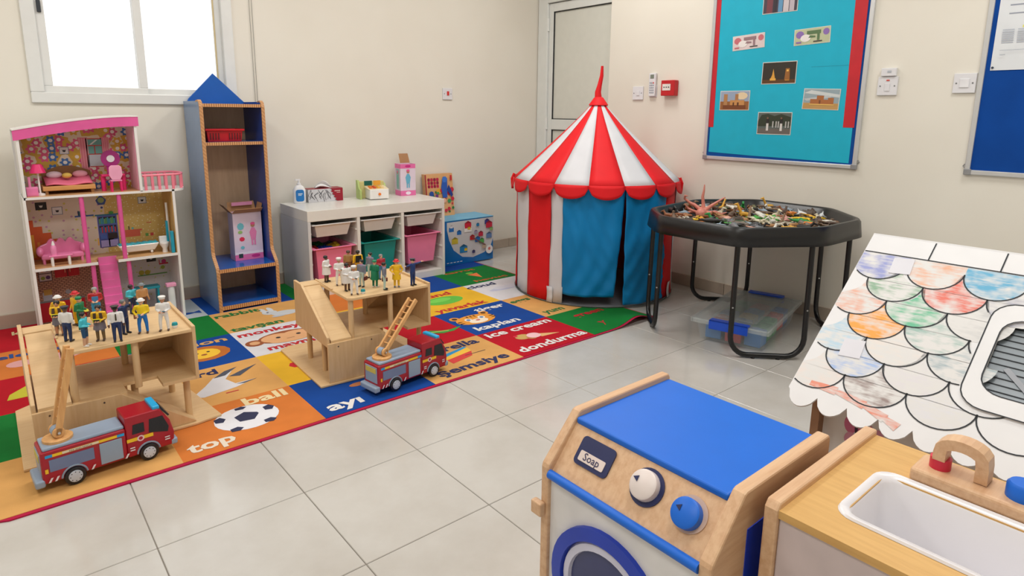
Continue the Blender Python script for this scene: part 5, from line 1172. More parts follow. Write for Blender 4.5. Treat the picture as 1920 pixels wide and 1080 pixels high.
# ================================================================== TOY GARAGES
GW = wood((224, 191, 144), (216, 180, 132), 0, 6, .5); GW2 = wood((220, 186, 140), (211, 174, 126), 2, 6, .5)
def garage(label, loc, rz=0):
    t = thing('toy_garage', label, 'toy garage', loc, rz, 'wooden toy garages')
    zm, zt = .18, .36
    MB().prism([(-.285, -.205, .0005), (.225, -.212, .0005), (.313, -.195, .0005), (.25, .33, .0005), (-.24, .34, .0005), (-.285, .31, .0005)], (0, 0, .009)).build('base_board', GW, t, bevel=.002)
    # middle deck with an opening for the lower ramp
    MB().box(-.24, -.19, zm - .012, .02, .19, zm).box(.02, -.10, zm - .012, .245, .19, zm).box(.13, -.19, zm - .012, .245, -.10, zm).build('middle_deck', GW, t)
    # top deck, cut away at the left for the upper ramp
    MB().prism([(-.145, -.175, zt - .012), (-.125, -.19, zt - .012), (.245, -.19, zt - .012), (.245, .19, zt - .012), (-.24, .19, zt - .012), (-.24, .115, zt - .012), (-.15, .115, zt - .012)], (0, 0, .012)).build('top_deck', GW, t, bevel=.002)
    MB().prism([(-.145, .19, zt), (-.15, -.02, zt), (-.142, -.02, zt), (-.137, .19, zt)], (0, 0, .004)).build('deck_strip', GW2, t)
    MB().prism([(-.228, .125, zt), (-.150, .125, zt), (-.138, -.19, zm + .012), (-.228, -.19, zm + .012)], (0, 0, -.010)).build('upper_ramp', GW, t)
    MB().prism([(-.245, .19, zm - .015), (-.245, .19, zt + .014), (-.245, .10, zt + .014), (-.245, -.19, zm + .028), (-.245, -.19, zm - .015)], (.012, 0, 0)).build('side_wall', GW2, t, bevel=.002)
    MB().box(.238, -.192, zm - .012, .250, .19, zt + .010).build('side_wall', GW2, t, bevel=.002)
    MB().box(.10, .18, zm, .24, .19, zt - .012).build('back_wall', GW2, t)
    MB().prism([(.10, .178, zm), (.238, .178, zm), (.238, .06, zt - .012), (.10, .178, zt - .012)], (0, .004, 0)).build('lift_board', GW2, t)
    MB().prism([(-.245, -.198, .0095), (.225, -.198, .0095), (.225, -.198, .014), (.0, -.198, zm + .002), (-.245, -.198, zm + .002)], (0, .012, 0)).build('apron_board', GW2, t, bevel=.002)
    MB().prism([(.005, -.186, zm - .004), (.005, -.105, zm - .004), (.225, -.105, .012), (.225, -.186, .012)], (0, 0, -.008)).build('lower_ramp', GW, t)
    for x, y in ((-.125, -.165), (.06, -.165), (-.125, .10), (.06, .10)): MB().cyl((x, y, zm), (x, y, zt - .012), .0115, n=12).build('upper_post', GW2, t, smooth=40)
    for x, y in ((-.205, .13), (-.205, -.05), (.05, .13), (.215, .13), (.215, -.14), (.06, -.06)): MB().cyl((x, y, .0095), (x, y, zm - .012), .0115, n=12).build('lower_post', GW2, t, smooth=40)
    for x in (-.20, -.05): MB().cyl((x, -.198, .165), (x, -.1995, .165), .003, n=8).build('nail', P((110, 100, 90), .4, .8), t)
    return t
GA, GB = Vector((-.365, .85, RZ)), Vector((.632, .842, RZ))
garage('wooden toy garage at the left, beside the soccer ball rug square', GA)
garage('wooden toy garage in front of the white storage unit', GB, math.radians(-2.5))
ZG = .3605 + RZ

# ================================================================== TOY FIRE ENGINES
FRD = P((164, 18, 38), .3, var=.03); FGR = P((146, 164, 186), .35, var=.03); FYL = P((240, 196, 40), .4, var=.02); FCY = P((36, 170, 226), .3, var=.02); FBL = P((20, 22, 30), .3); FWH = P((226, 226, 230), .4); LDW = wood((226, 174, 112), (208, 150, 92), 2, 6, .45)
def fire_engine(label, loc, rz, turn, elev):
    t = thing('toy_fire_engine', label, 'toy truck', loc, rz, 'wooden toy fire engines')
    M_ = MW[t.name]; R3 = M_.to_3x3(); w_ = .052
    MB().box(-.18, -w_, .026, .045, w_, .128).build('body', FRD, t, bevel=.006, seg=3)
    cp = [(.045, .026), (.182, .026), (.186, .07), (.176, .115), (.150, .158), (.142, .164), (.045, .164)]
    MB().prism([(x, -w_, z) for x, z in cp], (0, 2 * w_, 0)).build('cab', FRD, t, bevel=.005, seg=3)
    MB().box(-.172, -w_ + .006, .127, .043, w_ - .006, .138).build('roof_deck', FGR, t, bevel=.004)
    MB().box(-.182, -w_ + .012, .05, -.178, w_ - .012, .118).build('rear_shutter', FGR, t, bevel=.002)
    MB().box(-.1835, -w_ + .018, .092, -.1815, w_ - .018, .112).build('rear_sign', P((206, 190, 90), .5), t)
    MB().box(-.200, -w_ - .002, .018, -.174, w_ + .002, .042).build('rear_bumper', FGR, t, bevel=.006, seg=3)
    MB().box(.172, -w_ - .001, .024, .194, w_ + .001, .046).build('front_bumper', FGR, t, bevel=.006, seg=3)
    MB().box(.128, -w_ + .006, .160, .150, w_ - .006, .174).build('light_bar', FCY, t, bevel=.004)
    MB().prism([(.1735, -.04, .126), (.1735, .04, .126), (.1575, .04, .149), (.1575, -.04, .149)], (.005, 0, .003)).build('windscreen', FBL, t)
    for s in (-1, 1):
        F = (M_ @ Vector((0, s * w_, 0)), R3 @ Vector((1, 0, 0) if s < 0 else (-1, 0, 0)), Vector((0, 0, 1)))
        k = 1 if s < 0 else -1
        def q(sh): return [(c, [(a * k, b) for a, b in p]) for c, p in sh]
        decal('stripe_print', F, q([((40, 160, 220), rc(-.168, .108, -.150, .117)), ((240, 196, 40), rc(-.150, .108, .02, .117)), ((226, 214, 190), rc(-.125, .109, -.03, .116)), ((40, 160, 220), rc(.02, .108, .04, .117)), ((240, 196, 40), rc(-.172, .06, -.164, .074)), ((240, 196, 40), rc(.045, .078, .122, .090)), ((232, 200, 206), ci(.085, .083, .0105, n=14)), ((170, 40, 60), ci(.085, .083, .006, n=10)), ((226, 222, 230), rc(.155, .058, .17, .062)), ((226, 222, 230), rc(.155, .05, .17, .054)), ((226, 222, 230), rc(.052, .056, .066, .060)), ((226, 222, 230), rc(.052, .048, .066, .052))] + [((226, 222, 230), [(x, .03), (x + .006, .03), (x + .014, .044), (x + .008, .044)]) for x in (-.168, -.152, -.058, .035)]), t)
        text('FIRE AND RESCUE', F, (-.078 * k, .1125), .0075, (120, 100, 90), t, bold=.01, lift=.0045)
        MB().box(-.160, s * w_, .062, -.045, s * (w_ + .0015), .100).build('shutter', P((110, 124, 160), .35), t)
        MB().box(-.030, s * w_, .034, .032, s * (w_ + .003), .104).build('locker_door', FGR, t, bevel=.003)
        MB().prism([(.062, s * w_, .102), (.098, s * w_, .102), (.098, s * w_, .134), (.066, s * w_, .134)], (0, s * .0012, 0)).build('side_window', FBL, t)
        MB().prism([(.110, s * w_, .094), (.166, s * w_, .078), (.170, s * w_, .096), (.154, s * w_, .138), (.114, s * w_, .138)], (0, s * .0012, 0)).build('side_window', FBL, t)
        for x in (-.1, .105):
            wl = MB().lathe([(.027, -.008), (.0285, -.004), (.0285, .008), (.027, .010)], (x, s * (w_ - .002), .0285), 24, M=Matrix.Rotation(-s * PI / 2, 3, 'X')).build('wheel', FBL, t, smooth=40)
            hb = MB().lathe([(.019, .009), (.018, .0125), (.006, .0135)], (x, s * (w_ - .002), .0285), 20, M=Matrix.Rotation(-s * PI / 2, 3, 'X')).build('hub_cap', P((196, 204, 218), .35), wl, smooth=40)
            MB().tube([(x + .033 * math.cos(a), s * (w_ + .001), .0285 + .033 * math.sin(a)) for a in [math.radians(5 + 17 * i) for i in range(11)]], .003, 6).build('wheel_arch', FGR, t, smooth=60)
            for i in range(8):
                a = 2 * PI * i / 8; c_ = (x + .014 * math.cos(a), s * (w_ + .0098), .0285 + .014 * math.sin(a))
                MB().cyl(c_, (c_[0], c_[1] + s * .0012, c_[2]), .0018, n=6).build('bolt', P((60, 66, 80), .5), wl)
    # turntable ladder
    px_ = -.125
    MB().lathe([(.040, .138), (.040, .146), (.036, .148)], (px_, 0, 0), 28).build('turntable', LDW, t, smooth=40)
    c, s_ = math.cos(turn), math.sin(turn); d = Vector((c * math.cos(elev), s_ * math.cos(elev), math.sin(elev))); q = Vector((-s_, c, 0)); nn = d.cross(q)
    p0 = Vector((px_, 0, .165))
    MB().cyl(p0 - q * .012, p0 + q * .012, .016, n=18).build('ladder_pivot', FGR, t, smooth=40)
    ld = MB().cyl(p0 - q * .021, p0 - q * .012, .017, n=18)
    L = .27
    for sgn in (-1, 1):
        M4 = Matrix((d, q, nn)).transposed().to_4x4(); M4.translation = p0 + q * sgn * .019 + d * (L / 2 - .01)
        o = MB().obox(M4, L / 2, .005, .009)
        o.cyl(p0 + q * sgn * .014, p0 + q * sgn * .024, .0165, n=18)
        o.build('ladder_rail', LDW, t, bevel=.002)
    for k in range(8):
        p = p0 + d * (.04 + k * .03); MB().cyl(p - q * .016, p + q * .016, .0032, n=8).build('rung', LDW, t)
    for sgn in (-1, 1): MB().cyl(p0 + q * sgn * .024, p0 + q * sgn * .0265, .004, n=10).build('pivot_bolt', P((200, 200, 204), .3, .8), t)
    return t
fire_engine('red toy fire engine in front of the left garage, ladder almost upright', (-.433, .533, RZ), math.radians(4.2), math.radians(6), math.radians(77))
fire_engine('red toy fire engine by the middle garage, ladder raised forward', (.663, .509, RZ), math.radians(7.5), math.radians(8), math.radians(43))

# ================================================================== TOY PEOPLE
# regions: 0 skin head, 1 torso, 2 upper arm, 3 forearm, 4 hand, 5 thigh, 6 shin, 7 shoe, 8 eyes, 9 mouth
def figure_mesh(pose):
    A = {'side': ((.24, .02, 1.12), (.25, -.05, .90)), 'front': ((.24, .03, 1.12), (.10, -.22, 1.08)), 'up': ((.24, -.10, 1.22), (.14, -.24, 1.44)), 'out': ((.42, .0, 1.38), (.64, -.06, 1.43)), 'hip': ((.32, .06, 1.14), (.20, -.08, .98)), 'salute': ((.30, -.08, 1.30), (.14, -.20, 1.55))}
    pr = [((0, 0, 1.00), (0, 0, 1.34), .155, .165, 1, (1.12, .74, 1)), ((-.15, 0, 1.41), (.15, 0, 1.41), .072, .072, 1), ((0, 0, .93), (0, 0, .98), .15, .15, 5, (1.1, .78, 1)),
          ((0, .005, 1.42), (0, 0, 1.54), .062, .058, 0), ((0, -.005, 1.60), (0, .012, 1.68), .092, .102, 0, (.92, 1.05, 1)), ((0, -.07, 1.56), (0, -.06, 1.58), .045, .04, 0), ((0, -.105, 1.60), (0, -.118, 1.615), .02, .014, 0), ((-.098, .01, 1.62), (-.10, .015, 1.64), .02, .018, 0), ((.098, .01, 1.62), (.10, .015, 1.64), .02, .018, 0)]
    for s in (-1, 1):
        e, h = A[pose[0] if s < 0 else pose[1]]
        e = Vector((s * e[0], e[1], e[2])); h = Vector((s * h[0], h[1], h[2])); sh = Vector((s * .20, 0, 1.40)); dr = (h - e).normalized()
        pr += [(sh, e, .070, .056, 2), (e, h, .055, .042, 3), (h, h + dr * .06, .038, .040, 4)]
        sd = dr.cross(Vector((0, -1, 0.3))).normalized()
        for k, (o, l) in enumerate(((-.030, .065), (-.010, .080), (.010, .075), (.030, .055))):
            b = h + dr * .085 + sd * o; pr.append((b, b + dr * l + Vector((0, -.018, -.012)), .0125, .0115, 4))
        pr.append((h + dr * .03 - sd * .035 * s, h + dr * .07 - sd * .07 * s + Vector((0, -.02, 0)), .015, .012, 4))
        fx = s * (.10 + .035 * (1 if pose[2] else 0))
        pr += [((s * .085, 0, .90), (fx, -.01, .50), .094, .072, 5), ((fx, -.01, .50), (fx * 1.05, .01, .10), .070, .055, 6), ((fx * 1.05, .03, .045), (fx * 1.15, -.13, .04), .05, .045, 7)]
        pr += [((s * .038, -.098, 1.635), (s * .038, -.10, 1.635), .014, .012, 8)]
    pr += [((-.022, -.105, 1.555), (.022, -.105, 1.555), .008, .008, 9)]
    return fused(pr, .021, 2)
FM = {}
SKN = {'l': (222, 172, 140), 'm': (190, 134, 100), 'd': (92, 62, 48)}
def figure(label, xy, face, pose, skin, shirt, legs, shoes, sleeve=None, shin=None, hat=None, hair=None, extras=(), h=.125, hand=None, zbase=ZG):
    if pose not in FM: FM[pose] = figure_mesh(pose)
    t = thing('toy_person', label, 'toy figure', (xy[0], xy[1], zbase), face, 'toy people on the garages')
    me = FM[pose]; S_ = h / 1.80
    o = bpy.data.objects.new('body', me.copy()); C.objects.link(o); o.parent = t; o.scale = (S_ * 1.22, S_ * 1.22, S_); MW[o.name] = MW[t.name] @ Matrix.Scale(S_, 4)
    sk_ = SKN.get(skin, skin); sl = sleeve or shirt; pl = lambda c: P(c, .35, var=.02)
    for c in (sk_, shirt, sl, sl if sleeve is None or sleeve != 'bare' else sk_, hand or sk_, legs, shin or legs, shoes, (30, 26, 26), (150, 70, 66)): o.data.materials.append(pl(c))
    def part(mb, nm, c, **k):
        p = mb.build(nm, pl(c), o, **k); return p
    cap = [(.118, 1.63), (.122, 1.68), (.108, 1.745), (.07, 1.785), (.002, 1.80)]
    if hair: part(MB().lathe([(.104, 1.60), (.116, 1.66), (.108, 1.73), (.072, 1.775), (.002, 1.79)], (0, .022, 0), 14), 'hair', hair, smooth=180)
    if hat:
        kind, c = hat
        if kind == 'hard':
            part(MB().lathe([(.165, 1.695), (.165, 1.705), (.128, 1.715), (.118, 1.77), (.075, 1.82), (.002, 1.838)], (0, -.006, 0), 16), 'hard_hat', c, smooth=60)
        elif kind == 'fire':
            part(MB().lathe([(.185, 1.685), (.18, 1.70), (.128, 1.715), (.118, 1.78), (.07, 1.835), (.002, 1.85)], (0, .015, 0), 16), 'fire_helmet', c, smooth=60)
        elif kind == 'chef':
            part(MB().lathe([(.118, 1.68), (.118, 1.74), (.145, 1.76), (.145, 1.81), (.11, 1.835), (.002, 1.84)], (0, 0, 0), 16), 'chef_hat', c, smooth=60)
        elif kind == 'peak':
            part(MB().lathe([(.118, 1.68), (.118, 1.735), (.155, 1.76), (.15, 1.785), (.002, 1.80)], (0, .005, 0), 16), 'peaked_cap', c, smooth=50)
            part(MB().prism([(-.09, -.10, 1.69), (.09, -.10, 1.69), (.06, -.185, 1.675), (-.06, -.185, 1.675)], (0, 0, .012)), 'cap_peak', (20, 22, 30))
        elif kind == 'scrub':
            part(MB().lathe([(.118, 1.66), (.124, 1.72), (.10, 1.785), (.002, 1.81)], (0, .01, 0), 14), 'surgical_cap', c, smooth=180)
    for e in extras:
        k, c = e[0], e[1]
        if k == 'skirt': part(MB().lathe([(.185, 1.02), (.20, .90), (.235, .60), (.225, .60), (.19, .9)], n=16), 'skirt', c, smooth=60)
        elif k == 'coat':
            part(MB().lathe([(.19, 1.10), (.205, .95), (.235, .52), (.225, .52), (.195, .95)], n=16), 'coat_tails', c, smooth=60)
        elif k == 'vest':
            for sx in (-1, 1): part(MB().prism([(sx * .05, -.135, 1.44), (sx * .15, -.12, 1.42), (sx * .19, -.135, .96), (sx * .07, -.16, .96)], (0, .015, 0)), 'waistcoat_front', c)
            part(MB().prism([(-.15, .13, 1.43), (.15, .13, 1.43), (.19, .145, .96), (-.19, .145, .96)], (0, .012, 0)), 'waistcoat_back', c)
        elif k == 'camera':
            p = part(MB().box(-.15, -.30, 1.02, .13, -.24, 1.19), 'signboard', c, bevel=.012)
            MB().box(-.115, -.305, 1.05, .095, -.299, 1.16).build('signboard_panel', pl((50, 60, 40)), p)
        elif k == 'tie': part(MB().prism([(-.02, -.150, 1.42), (.02, -.150, 1.42), (.03, -.158, 1.12), (0, -.158, 1.07), (-.03, -.158, 1.12)], (0, -.012, 0)), 'tie', c)
        elif k == 'bib': part(MB().box(-.12, -.16, .98, .12, -.145, 1.32), 'bib', c, bevel=.006); 
        elif k == 'case':
            p = part(MB().box(.22, -.16, .46, .28, .14, .70), 'briefcase', c, bevel=.012); MB().tube([(.25, -.05, .70), (.25, -.04, .75), (.25, .04, .75), (.25, .05, .70)], .012, 6).build('handle', pl((40, 20, 20)), p)
        elif k == 'belt': part(MB().lathe([(.178, .97), (.185, 1.0), (.178, 1.03)], n=16), 'belt', c, smooth=60).scale = (1, .76, 1)
        elif k == 'apron': part(MB().box(-.13, -.17, .62, .13, -.155, 1.02), 'apron', c, bevel=.006)
        elif k == 'pan': part(MB().lathe([(.05, 0), (.065, .05)], (.07, -.27, 1.06), 12), 'pan', c, smooth=50)
        elif k == 'bag': part(MB().box(-.30, -.08, .78, -.20, .10, 1.02), 'shoulder_bag', c, bevel=.02)
        elif k == 'collar': part(MB().lathe([(.085, 1.44), (.10, 1.47), (.075, 1.50)], n=12), 'collar', c, smooth=50)
    return t
SD = ('side', 'side', 0); FRT = ('front', 'front', 0); HIP = ('hip', 'front', 1); SAL = ('side', 'salute', 0); OUT = ('out', 'out', 0); UP = ('front', 'up', 0)
WHT, NAV, BRNc, BLKc, YLW = (232, 230, 228), (18, 44, 92), (76, 52, 42), (26, 24, 26), (240, 188, 28)
fa = lambda d: math.radians(d)
# the camera sees these from the -X -Y side; facing 0 looks towards -Y
figure('toy builder in white hard hat and yellow jacket behind the brown waistcoat woman', (-.488, .935), fa(-30), HIP, 'l', YLW, (90, 80, 60), BLKc, hat=('hard', WHT))
figure('toy woman in brown waistcoat with yellow sign board, nearest the left ramp', (-.497, .868), fa(-20), FRT, 'm', YLW, (110, 106, 112), BRNc, shin='m' and SKN['m'], hair=BLKc, extras=(('vest', BRNc), ('camera', (226, 206, 40)), ('skirt', (112, 106, 116))))
figure('toy officer in white shirt and dark peaked cap, back turned, near the ramp', (-.482, .775), fa(140), SD, 'd', WHT, NAV, BLKc, hat=('peak', (40, 48, 62)))
figure('toy fireman in red helmet standing behind the green surgeon', (-.436, .955), fa(-60), SD, 'l', YLW, YLW, BLKc, hat=('fire', (200, 22, 34)))
figure('toy surgeon in green gown and green cap on the left garage', (-.432, .878), fa(50), FRT, 'l', (10, 118, 74), (10, 110, 70), WHT, hat=('scrub', (10, 126, 80)), hand=(222, 206, 60))
figure('toy girl in turquoise shirt and navy shorts with white shoes', (-.442, .690), fa(60), FRT, 'm', (64, 190, 206), (20, 70, 110), WHT, shin=(206, 160, 130), hair=BLKc, h=.118, extras=(('belt', (30, 80, 110)),))
figure('toy woman in brown waistcoat and grey skirt holding a sign, mid left garage', (-.395, .722), fa(-20), FRT, 'm', YLW, (110, 106, 112), BRNc, shin=(120, 100, 70), hair=BLKc, extras=(('vest', BRNc), ('camera', (226, 206, 40)), ('skirt', (122, 114, 124))))
figure('toy mechanic in red shirt and sky blue overalls at the garage back', (-.372, .985), fa(-10), FRT, 'l', (180, 34, 44), (44, 152, 214), BLKc, hair=(150, 150, 150), extras=(('bib', (70, 140, 200)),))
figure('toy captain in white shirt, black tie and navy trousers', (-.352, .680), fa(-5), SD, 'd', WHT, NAV, BLKc, hat=('peak', (44, 44, 40)), extras=(('tie', (60, 50, 30)),))
figure('toy policeman in navy uniform with raised hand on the left garage', (-.318, .745), fa(40), SAL, 'l', NAV, NAV, BLKc, hair=(110, 110, 112))
figure('toy child in pale blue shirt half hidden behind the yellow shirted builder', (-.255, .985), fa(30), FRT, 'd', (70, 190, 210), NAV, BLKc, hair=BLKc, h=.115)
figure('toy carrier in brown clothes standing at the back right of the left garage', (-.222, .965), fa(20), SD, 'm', (190, 140, 90), (96, 56, 34), BLKc, hat=('hard', (120, 130, 136)), h=.118)
figure('toy builder in white hard hat, yellow shirt and blue jeans', (-.268, .717), fa(-20), HIP, 'l', (238, 206, 20), (16, 112, 196), BRNc, hat=('hard', WHT), extras=(('belt', (90, 150, 190)), ('bag', (150, 90, 50))))
figure('toy chef in white on the right end of the left garage', (-.205, .700), fa(-20), ('front', 'front', 1), 'm', WHT, WHT, BRNc, hat=('chef', WHT), extras=(('pan', (40, 90, 110)),))
figure('toy doctor in white coat at the left end of the middle garage', (.523, .968), fa(30), FRT, 'd', WHT, BRNc, BLKc, shin=SKN['d'], hair=BLKc, extras=(('coat', WHT),))
figure('toy chef in white standing beside the left doctor, middle garage', (.545, .880), fa(-10), ('front', 'front', 1), 'm', WHT, WHT, BRNc, hat=('chef', WHT), extras=(('pan', (60, 110, 90)),))
figure('toy postman in brown uniform at the back of the middle garage', (.655, 1.012), fa(150), SD, 'm', (160, 120, 70), (110, 66, 40), BLKc, hair=(80, 60, 50))
figure('toy firefighter in yellow jacket with black straps, back turned', (.690, .985), fa(170), SD, 'd', YLW, (200, 150, 30), BLKc, hair=BLKc, extras=(('vest', BLKc),))
figure('toy nurse in white coat half behind the front chef', (.532, .775), fa(10), FRT, 'd', WHT, WHT, BLKc, shin=SKN['d'], hair=BLKc, extras=(('coat', WHT),), hand=(226, 180, 60))
figure('toy chef in white at the front edge of the middle garage', (.530, .703), fa(-20), ('front', 'front', 1), 'm', WHT, WHT, BRNc, hat=('chef', WHT), extras=(('pan', (40, 80, 80)),))
figure('toy businesswoman in grey jacket with maroon case, behind the front chef', (.612, .795), fa(-60), SD, 'l', (116, 120, 136), (176, 196, 190), BLKc, hair=BLKc, extras=(('case', (96, 22, 30)), ('collar', (190, 130, 190))))
figure('toy businesswoman in grey jacket with case at the back of the garage', (.712, .905), fa(-70), SD, 'l', (116, 120, 136), (176, 196, 190), BLKc, hair=BLKc, extras=(('case', (96, 22, 30)), ('collar', (190, 130, 190))))
figure('toy surgeon in green gown and cap on the middle garage, back turned', (.655, .752), fa(120), FRT, 'l', (8, 120, 84), (8, 112, 80), WHT, hat=('scrub', (10, 130, 90)), extras=(('coat', (8, 118, 82)),))
figure('toy mechanic in red shirt peeping out behind the green surgeon', (.745, .860), fa(0), FRT, 'l', (170, 40, 60), (60, 120, 180), BLKc, hair=(140, 130, 130), h=.12)
figure('toy businesswoman in grey jacket facing right beside the firefighter', (.668, .690), fa(60), SD, 'm', (116, 120, 136), (176, 200, 190), BLKc, hair=BLKc, extras=(('case', (96, 22, 30)), ('collar', (190, 130, 190))))
figure('toy firefighter in red helmet and full yellow suit', (.733, .697), fa(-25), ('hip', 'hip', 0), 'l', YLW, YLW, (96, 104, 120), hat=('fire', (206, 24, 34)), extras=(('coat', (240, 190, 24)),))
figure('toy policeman in navy with both arms stretched out', (.803, .675), fa(20), OUT, 'l', (16, 52, 112), (16, 48, 104), BLKc, hat=('peak', (34, 40, 56)))
for lab, (x, y) in (('small teal and white toy pail at the feet of the left garage chef', (-.17, .71)), ('small teal and white toy pail at the feet of the front chef', (.565, .693))):
    t = thing('toy_pail', lab, 'toy pail', (x, y, ZG)); MB().lathe([(.008, 0), (.010, .010)], n=12).build('pail', P((232, 232, 232), .4), t, smooth=40); MB().lathe([(.0105, .010), (.0085, .019), (.002, .021)], n=12).build('lid', P((30, 150, 160), .4), t, smooth=40)

# ================================================================== TOY ANIMALS IN THE TRAY
def quad(body, leg, neck, head, tail, thick):
    L, h, r = body, leg, thick
    pr = [((-L / 2, 0, h + r), (L / 2, 0, h + r * 1.1), r * 1.0, r * 1.08, 0, (1, .85, 1)), ((L / 2, 0, h + r * 1.2), (L / 2 + neck * .6, 0, h + r + neck), r * .75, r * .5, 0), ((L / 2 + neck * .6, 0, h + r + neck), (L / 2 + neck * .6 + head, 0, h + r + neck - head * .35), r * .55, r * .34, 0)]
    for sx in (-1, 1):
        for sy in (-1, 1):
            x = sx * L * .45; y = sy * r * .55
            if sx < 0: pr += [((x, y, h + r * .7), (x + r * .35, y, h * .62), r * .52, r * .3, 0), ((x + r * .35, y, h * .62), (x - r * .2, y, h * .34), r * .3, r * .2, 0), ((x - r * .2, y, h * .34), (x - r * .1, y, .02), r * .2, r * .2, 0)]
            else: pr += [((x, y, h + r * .6), (x + r * .05, y, h * .5), r * .42, r * .24, 0), ((x + r * .05, y, h * .5), (x, y, .02), r * .23, r * .2, 0)]
    for sy in (-1, 1): pr.append(((L / 2 + neck * .55, sy * r * .35, h + r + neck + r * .3), (L / 2 + neck * .5, sy * r * .5, h + r + neck + r * .85), r * .16, r * .1, 0))
    pr.append(((-L / 2 - r * .8, 0, h + r * 1.4), (-L / 2 - r * .8 - tail * .5, 0, h + r * 1.4 - tail), r * .2, r * .1, 0))
    return pr
def scalep(pr, s): return [(tuple(Vector(p[0]) * s), tuple(Vector(p[1]) * s), p[2] * s, p[3] * s, p[4]) + tuple(p[5:]) for p in pr]
KIN = {}
KIN['horse'] = scalep(quad(1.0, .75, .55, .42, .5, .25), .036)
KIN['cow'] = scalep(quad(1.1, .55, .25, .40, .5, .33), .034)
KIN['big_cat'] = scalep(quad(1.2, .45, .2, .28, .7, .26), .034)
KIN['elephant'] = scalep(quad(1.0, .5, .2, .3, .3, .42) + [((.85, 0, .95), (1.05, 0, .35), .14, .08, 0), ((.55, .35, 1.1), (.5, .5, .9), .22, .15, 0, (.5, 1, 1)), ((.55, -.35, 1.1), (.5, -.5, .9), .22, .15, 0, (.5, 1, 1))], .036)
KIN['crocodile'] = scalep([((-.8, 0, .18), (.6, 0, .2), .14, .2, 0, (1, 1, .75)), ((.6, 0, .2), (1.3, 0, .16), .17, .08, 0, (1, 1, .7)), ((-.8, 0, .18), (-1.8, .25, .1), .14, .03, 0)] + [((x, s * .15, .18), (x + .1, s * .36, .04), .08, .06, 0) for x in (-.6, .4) for s in (-1, 1)] + [((.55, s * .09, .34), (.6, s * .09, .36), .06, .05, 0) for s in (-1, 1)], .046)
KIN['dinosaur'] = scalep([((-.3, 0, .85), (.25, 0, 1.05), .3, .24, 0), ((.25, 0, 1.05), (.55, 0, 1.55), .2, .13, 0), ((.5, 0, 1.58), (.95, 0, 1.5), .16, .09, 0), ((-.3, 0, .85), (-1.0, 0, .55), .24, .12, 0), ((-1.0, 0, .55), (-1.7, .1, .6), .12, .03, 0)] + [q for s in (-1, 1) for q in (((-.15, s * .2, .75), (.1, s * .24, .4), .2, .12, 0), ((.1, s * .24, .4), (-.08, s * .24, .1), .1, .07, 0), ((-.08, s * .24, .06), (.2, s * .24, .05), .07, .06, 0), ((.3, s * .2, 1.0), (.5, s * .22, .8), .07, .05, 0))], .036)
KIN['lizard'] = scalep([((-.5, 0, .12), (.5, .05, .14), .1, .13, 0), ((.5, .05, .14), (.85, .1, .14), .12, .06, 0), ((-.5, 0, .12), (-1.0, -.2, .08), .1, .06, 0), ((-1.0, -.2, .08), (-1.5, .0, .06), .06, .02, 0)] + [q for x in (-.35, .35) for s in (-1, 1) for q in (((x, s * .08, .12), (x + .1, s * .32, .1), .05, .04, 0), ((x + .1, s * .32, .1), (x + .2, s * .4, .03), .04, .03, 0))], .05)
KIN['giraffe'] = scalep(quad(.8, .85, 1.1, .3, .4, .24), .036)
KIN['shark'] = scalep([((-.9, 0, .25), (.2, 0, .26), .08, .25, 0), ((.2, 0, .26), (.9, 0, .24), .25, .08, 0), ((0, 0, .45), (-.2, 0, .72), .1, .03, 0, (1, .4, 1)), ((-.9, 0, .25), (-1.25, 0, .55), .07, .03, 0), ((-.9, 0, .25), (-1.15, 0, .05), .06, .03, 0), ((.2, .2, .2), (-.1, .55, .08), .09, .03, 0), ((.2, -.2, .2), (-.1, -.55, .08), .09, .03, 0)], .04)
AM = {k: fused(v, max(.0016, .0), 2) for k, v in KIN.items()}
octp = [((0, 0, .16), (-.22, -.12, .22), .17, .22, 0), ((0, 0, .16), (.12, .05, .3), .16, .12, 0)]
def tent_(path, r0): 
    return [(path[i], path[i + 1], r0 * (1 - i / len(path) * .85), r0 * (1 - (i + 1) / len(path) * .85), 0) for i in range(len(path) - 1)]
octp += tent_([(.1, .05, .3), (.12, .1, .55), (.1, .14, .85), (.13, .12, 1.1), (.16, .14, 1.32)], .09) + tent_([(.12, .0, .3), (.3, -.15, .5), (.52, -.3, .68), (.75, -.42, .84)], .085) + tent_([(.05, .12, .3), (-.1, .35, .5), (-.22, .5, .58), (-.4, .62, .74), (-.46, .56, .88), (-.36, .5, .86)], .085) + tent_([(.1, -.1, .2), (.3, -.35, .28), (.5, -.5, .2), (.66, -.62, .26)], .08) + tent_([(0, .15, .2), (-.2, .4, .22), (-.4, .62, .12), (-.6, .7, .2)], .08) + tent_([(-.1, .1, .2), (-.35, .2, .3), (-.5, .35, .4), (-.62, .36, .55)], .075) + tent_([(.15, 0, .15), (.45, .05, .1), (.7, .15, .06), (.85, .3, .1)], .075) + tent_([(0, -.2, .1), (.05, -.45, .06), (.2, -.62, .05), (.36, -.7, .1)], .075)
OM = fused(scalep(octp, .135), .0032, 2)
zfl = .64 - .066
o = bpy.data.objects.new('toy_octopus', OM); C.objects.link(o); OM.materials.append(P((206, 128, 112), .4)); o.location = (2.34, .205, zfl + .012); o.rotation_euler = (0, 0, math.radians(-8))
tag(o, 'large pink rubber octopus with tentacles raised above the tray', 'toy octopus')
SEYE = P((20, 20, 20), .2)
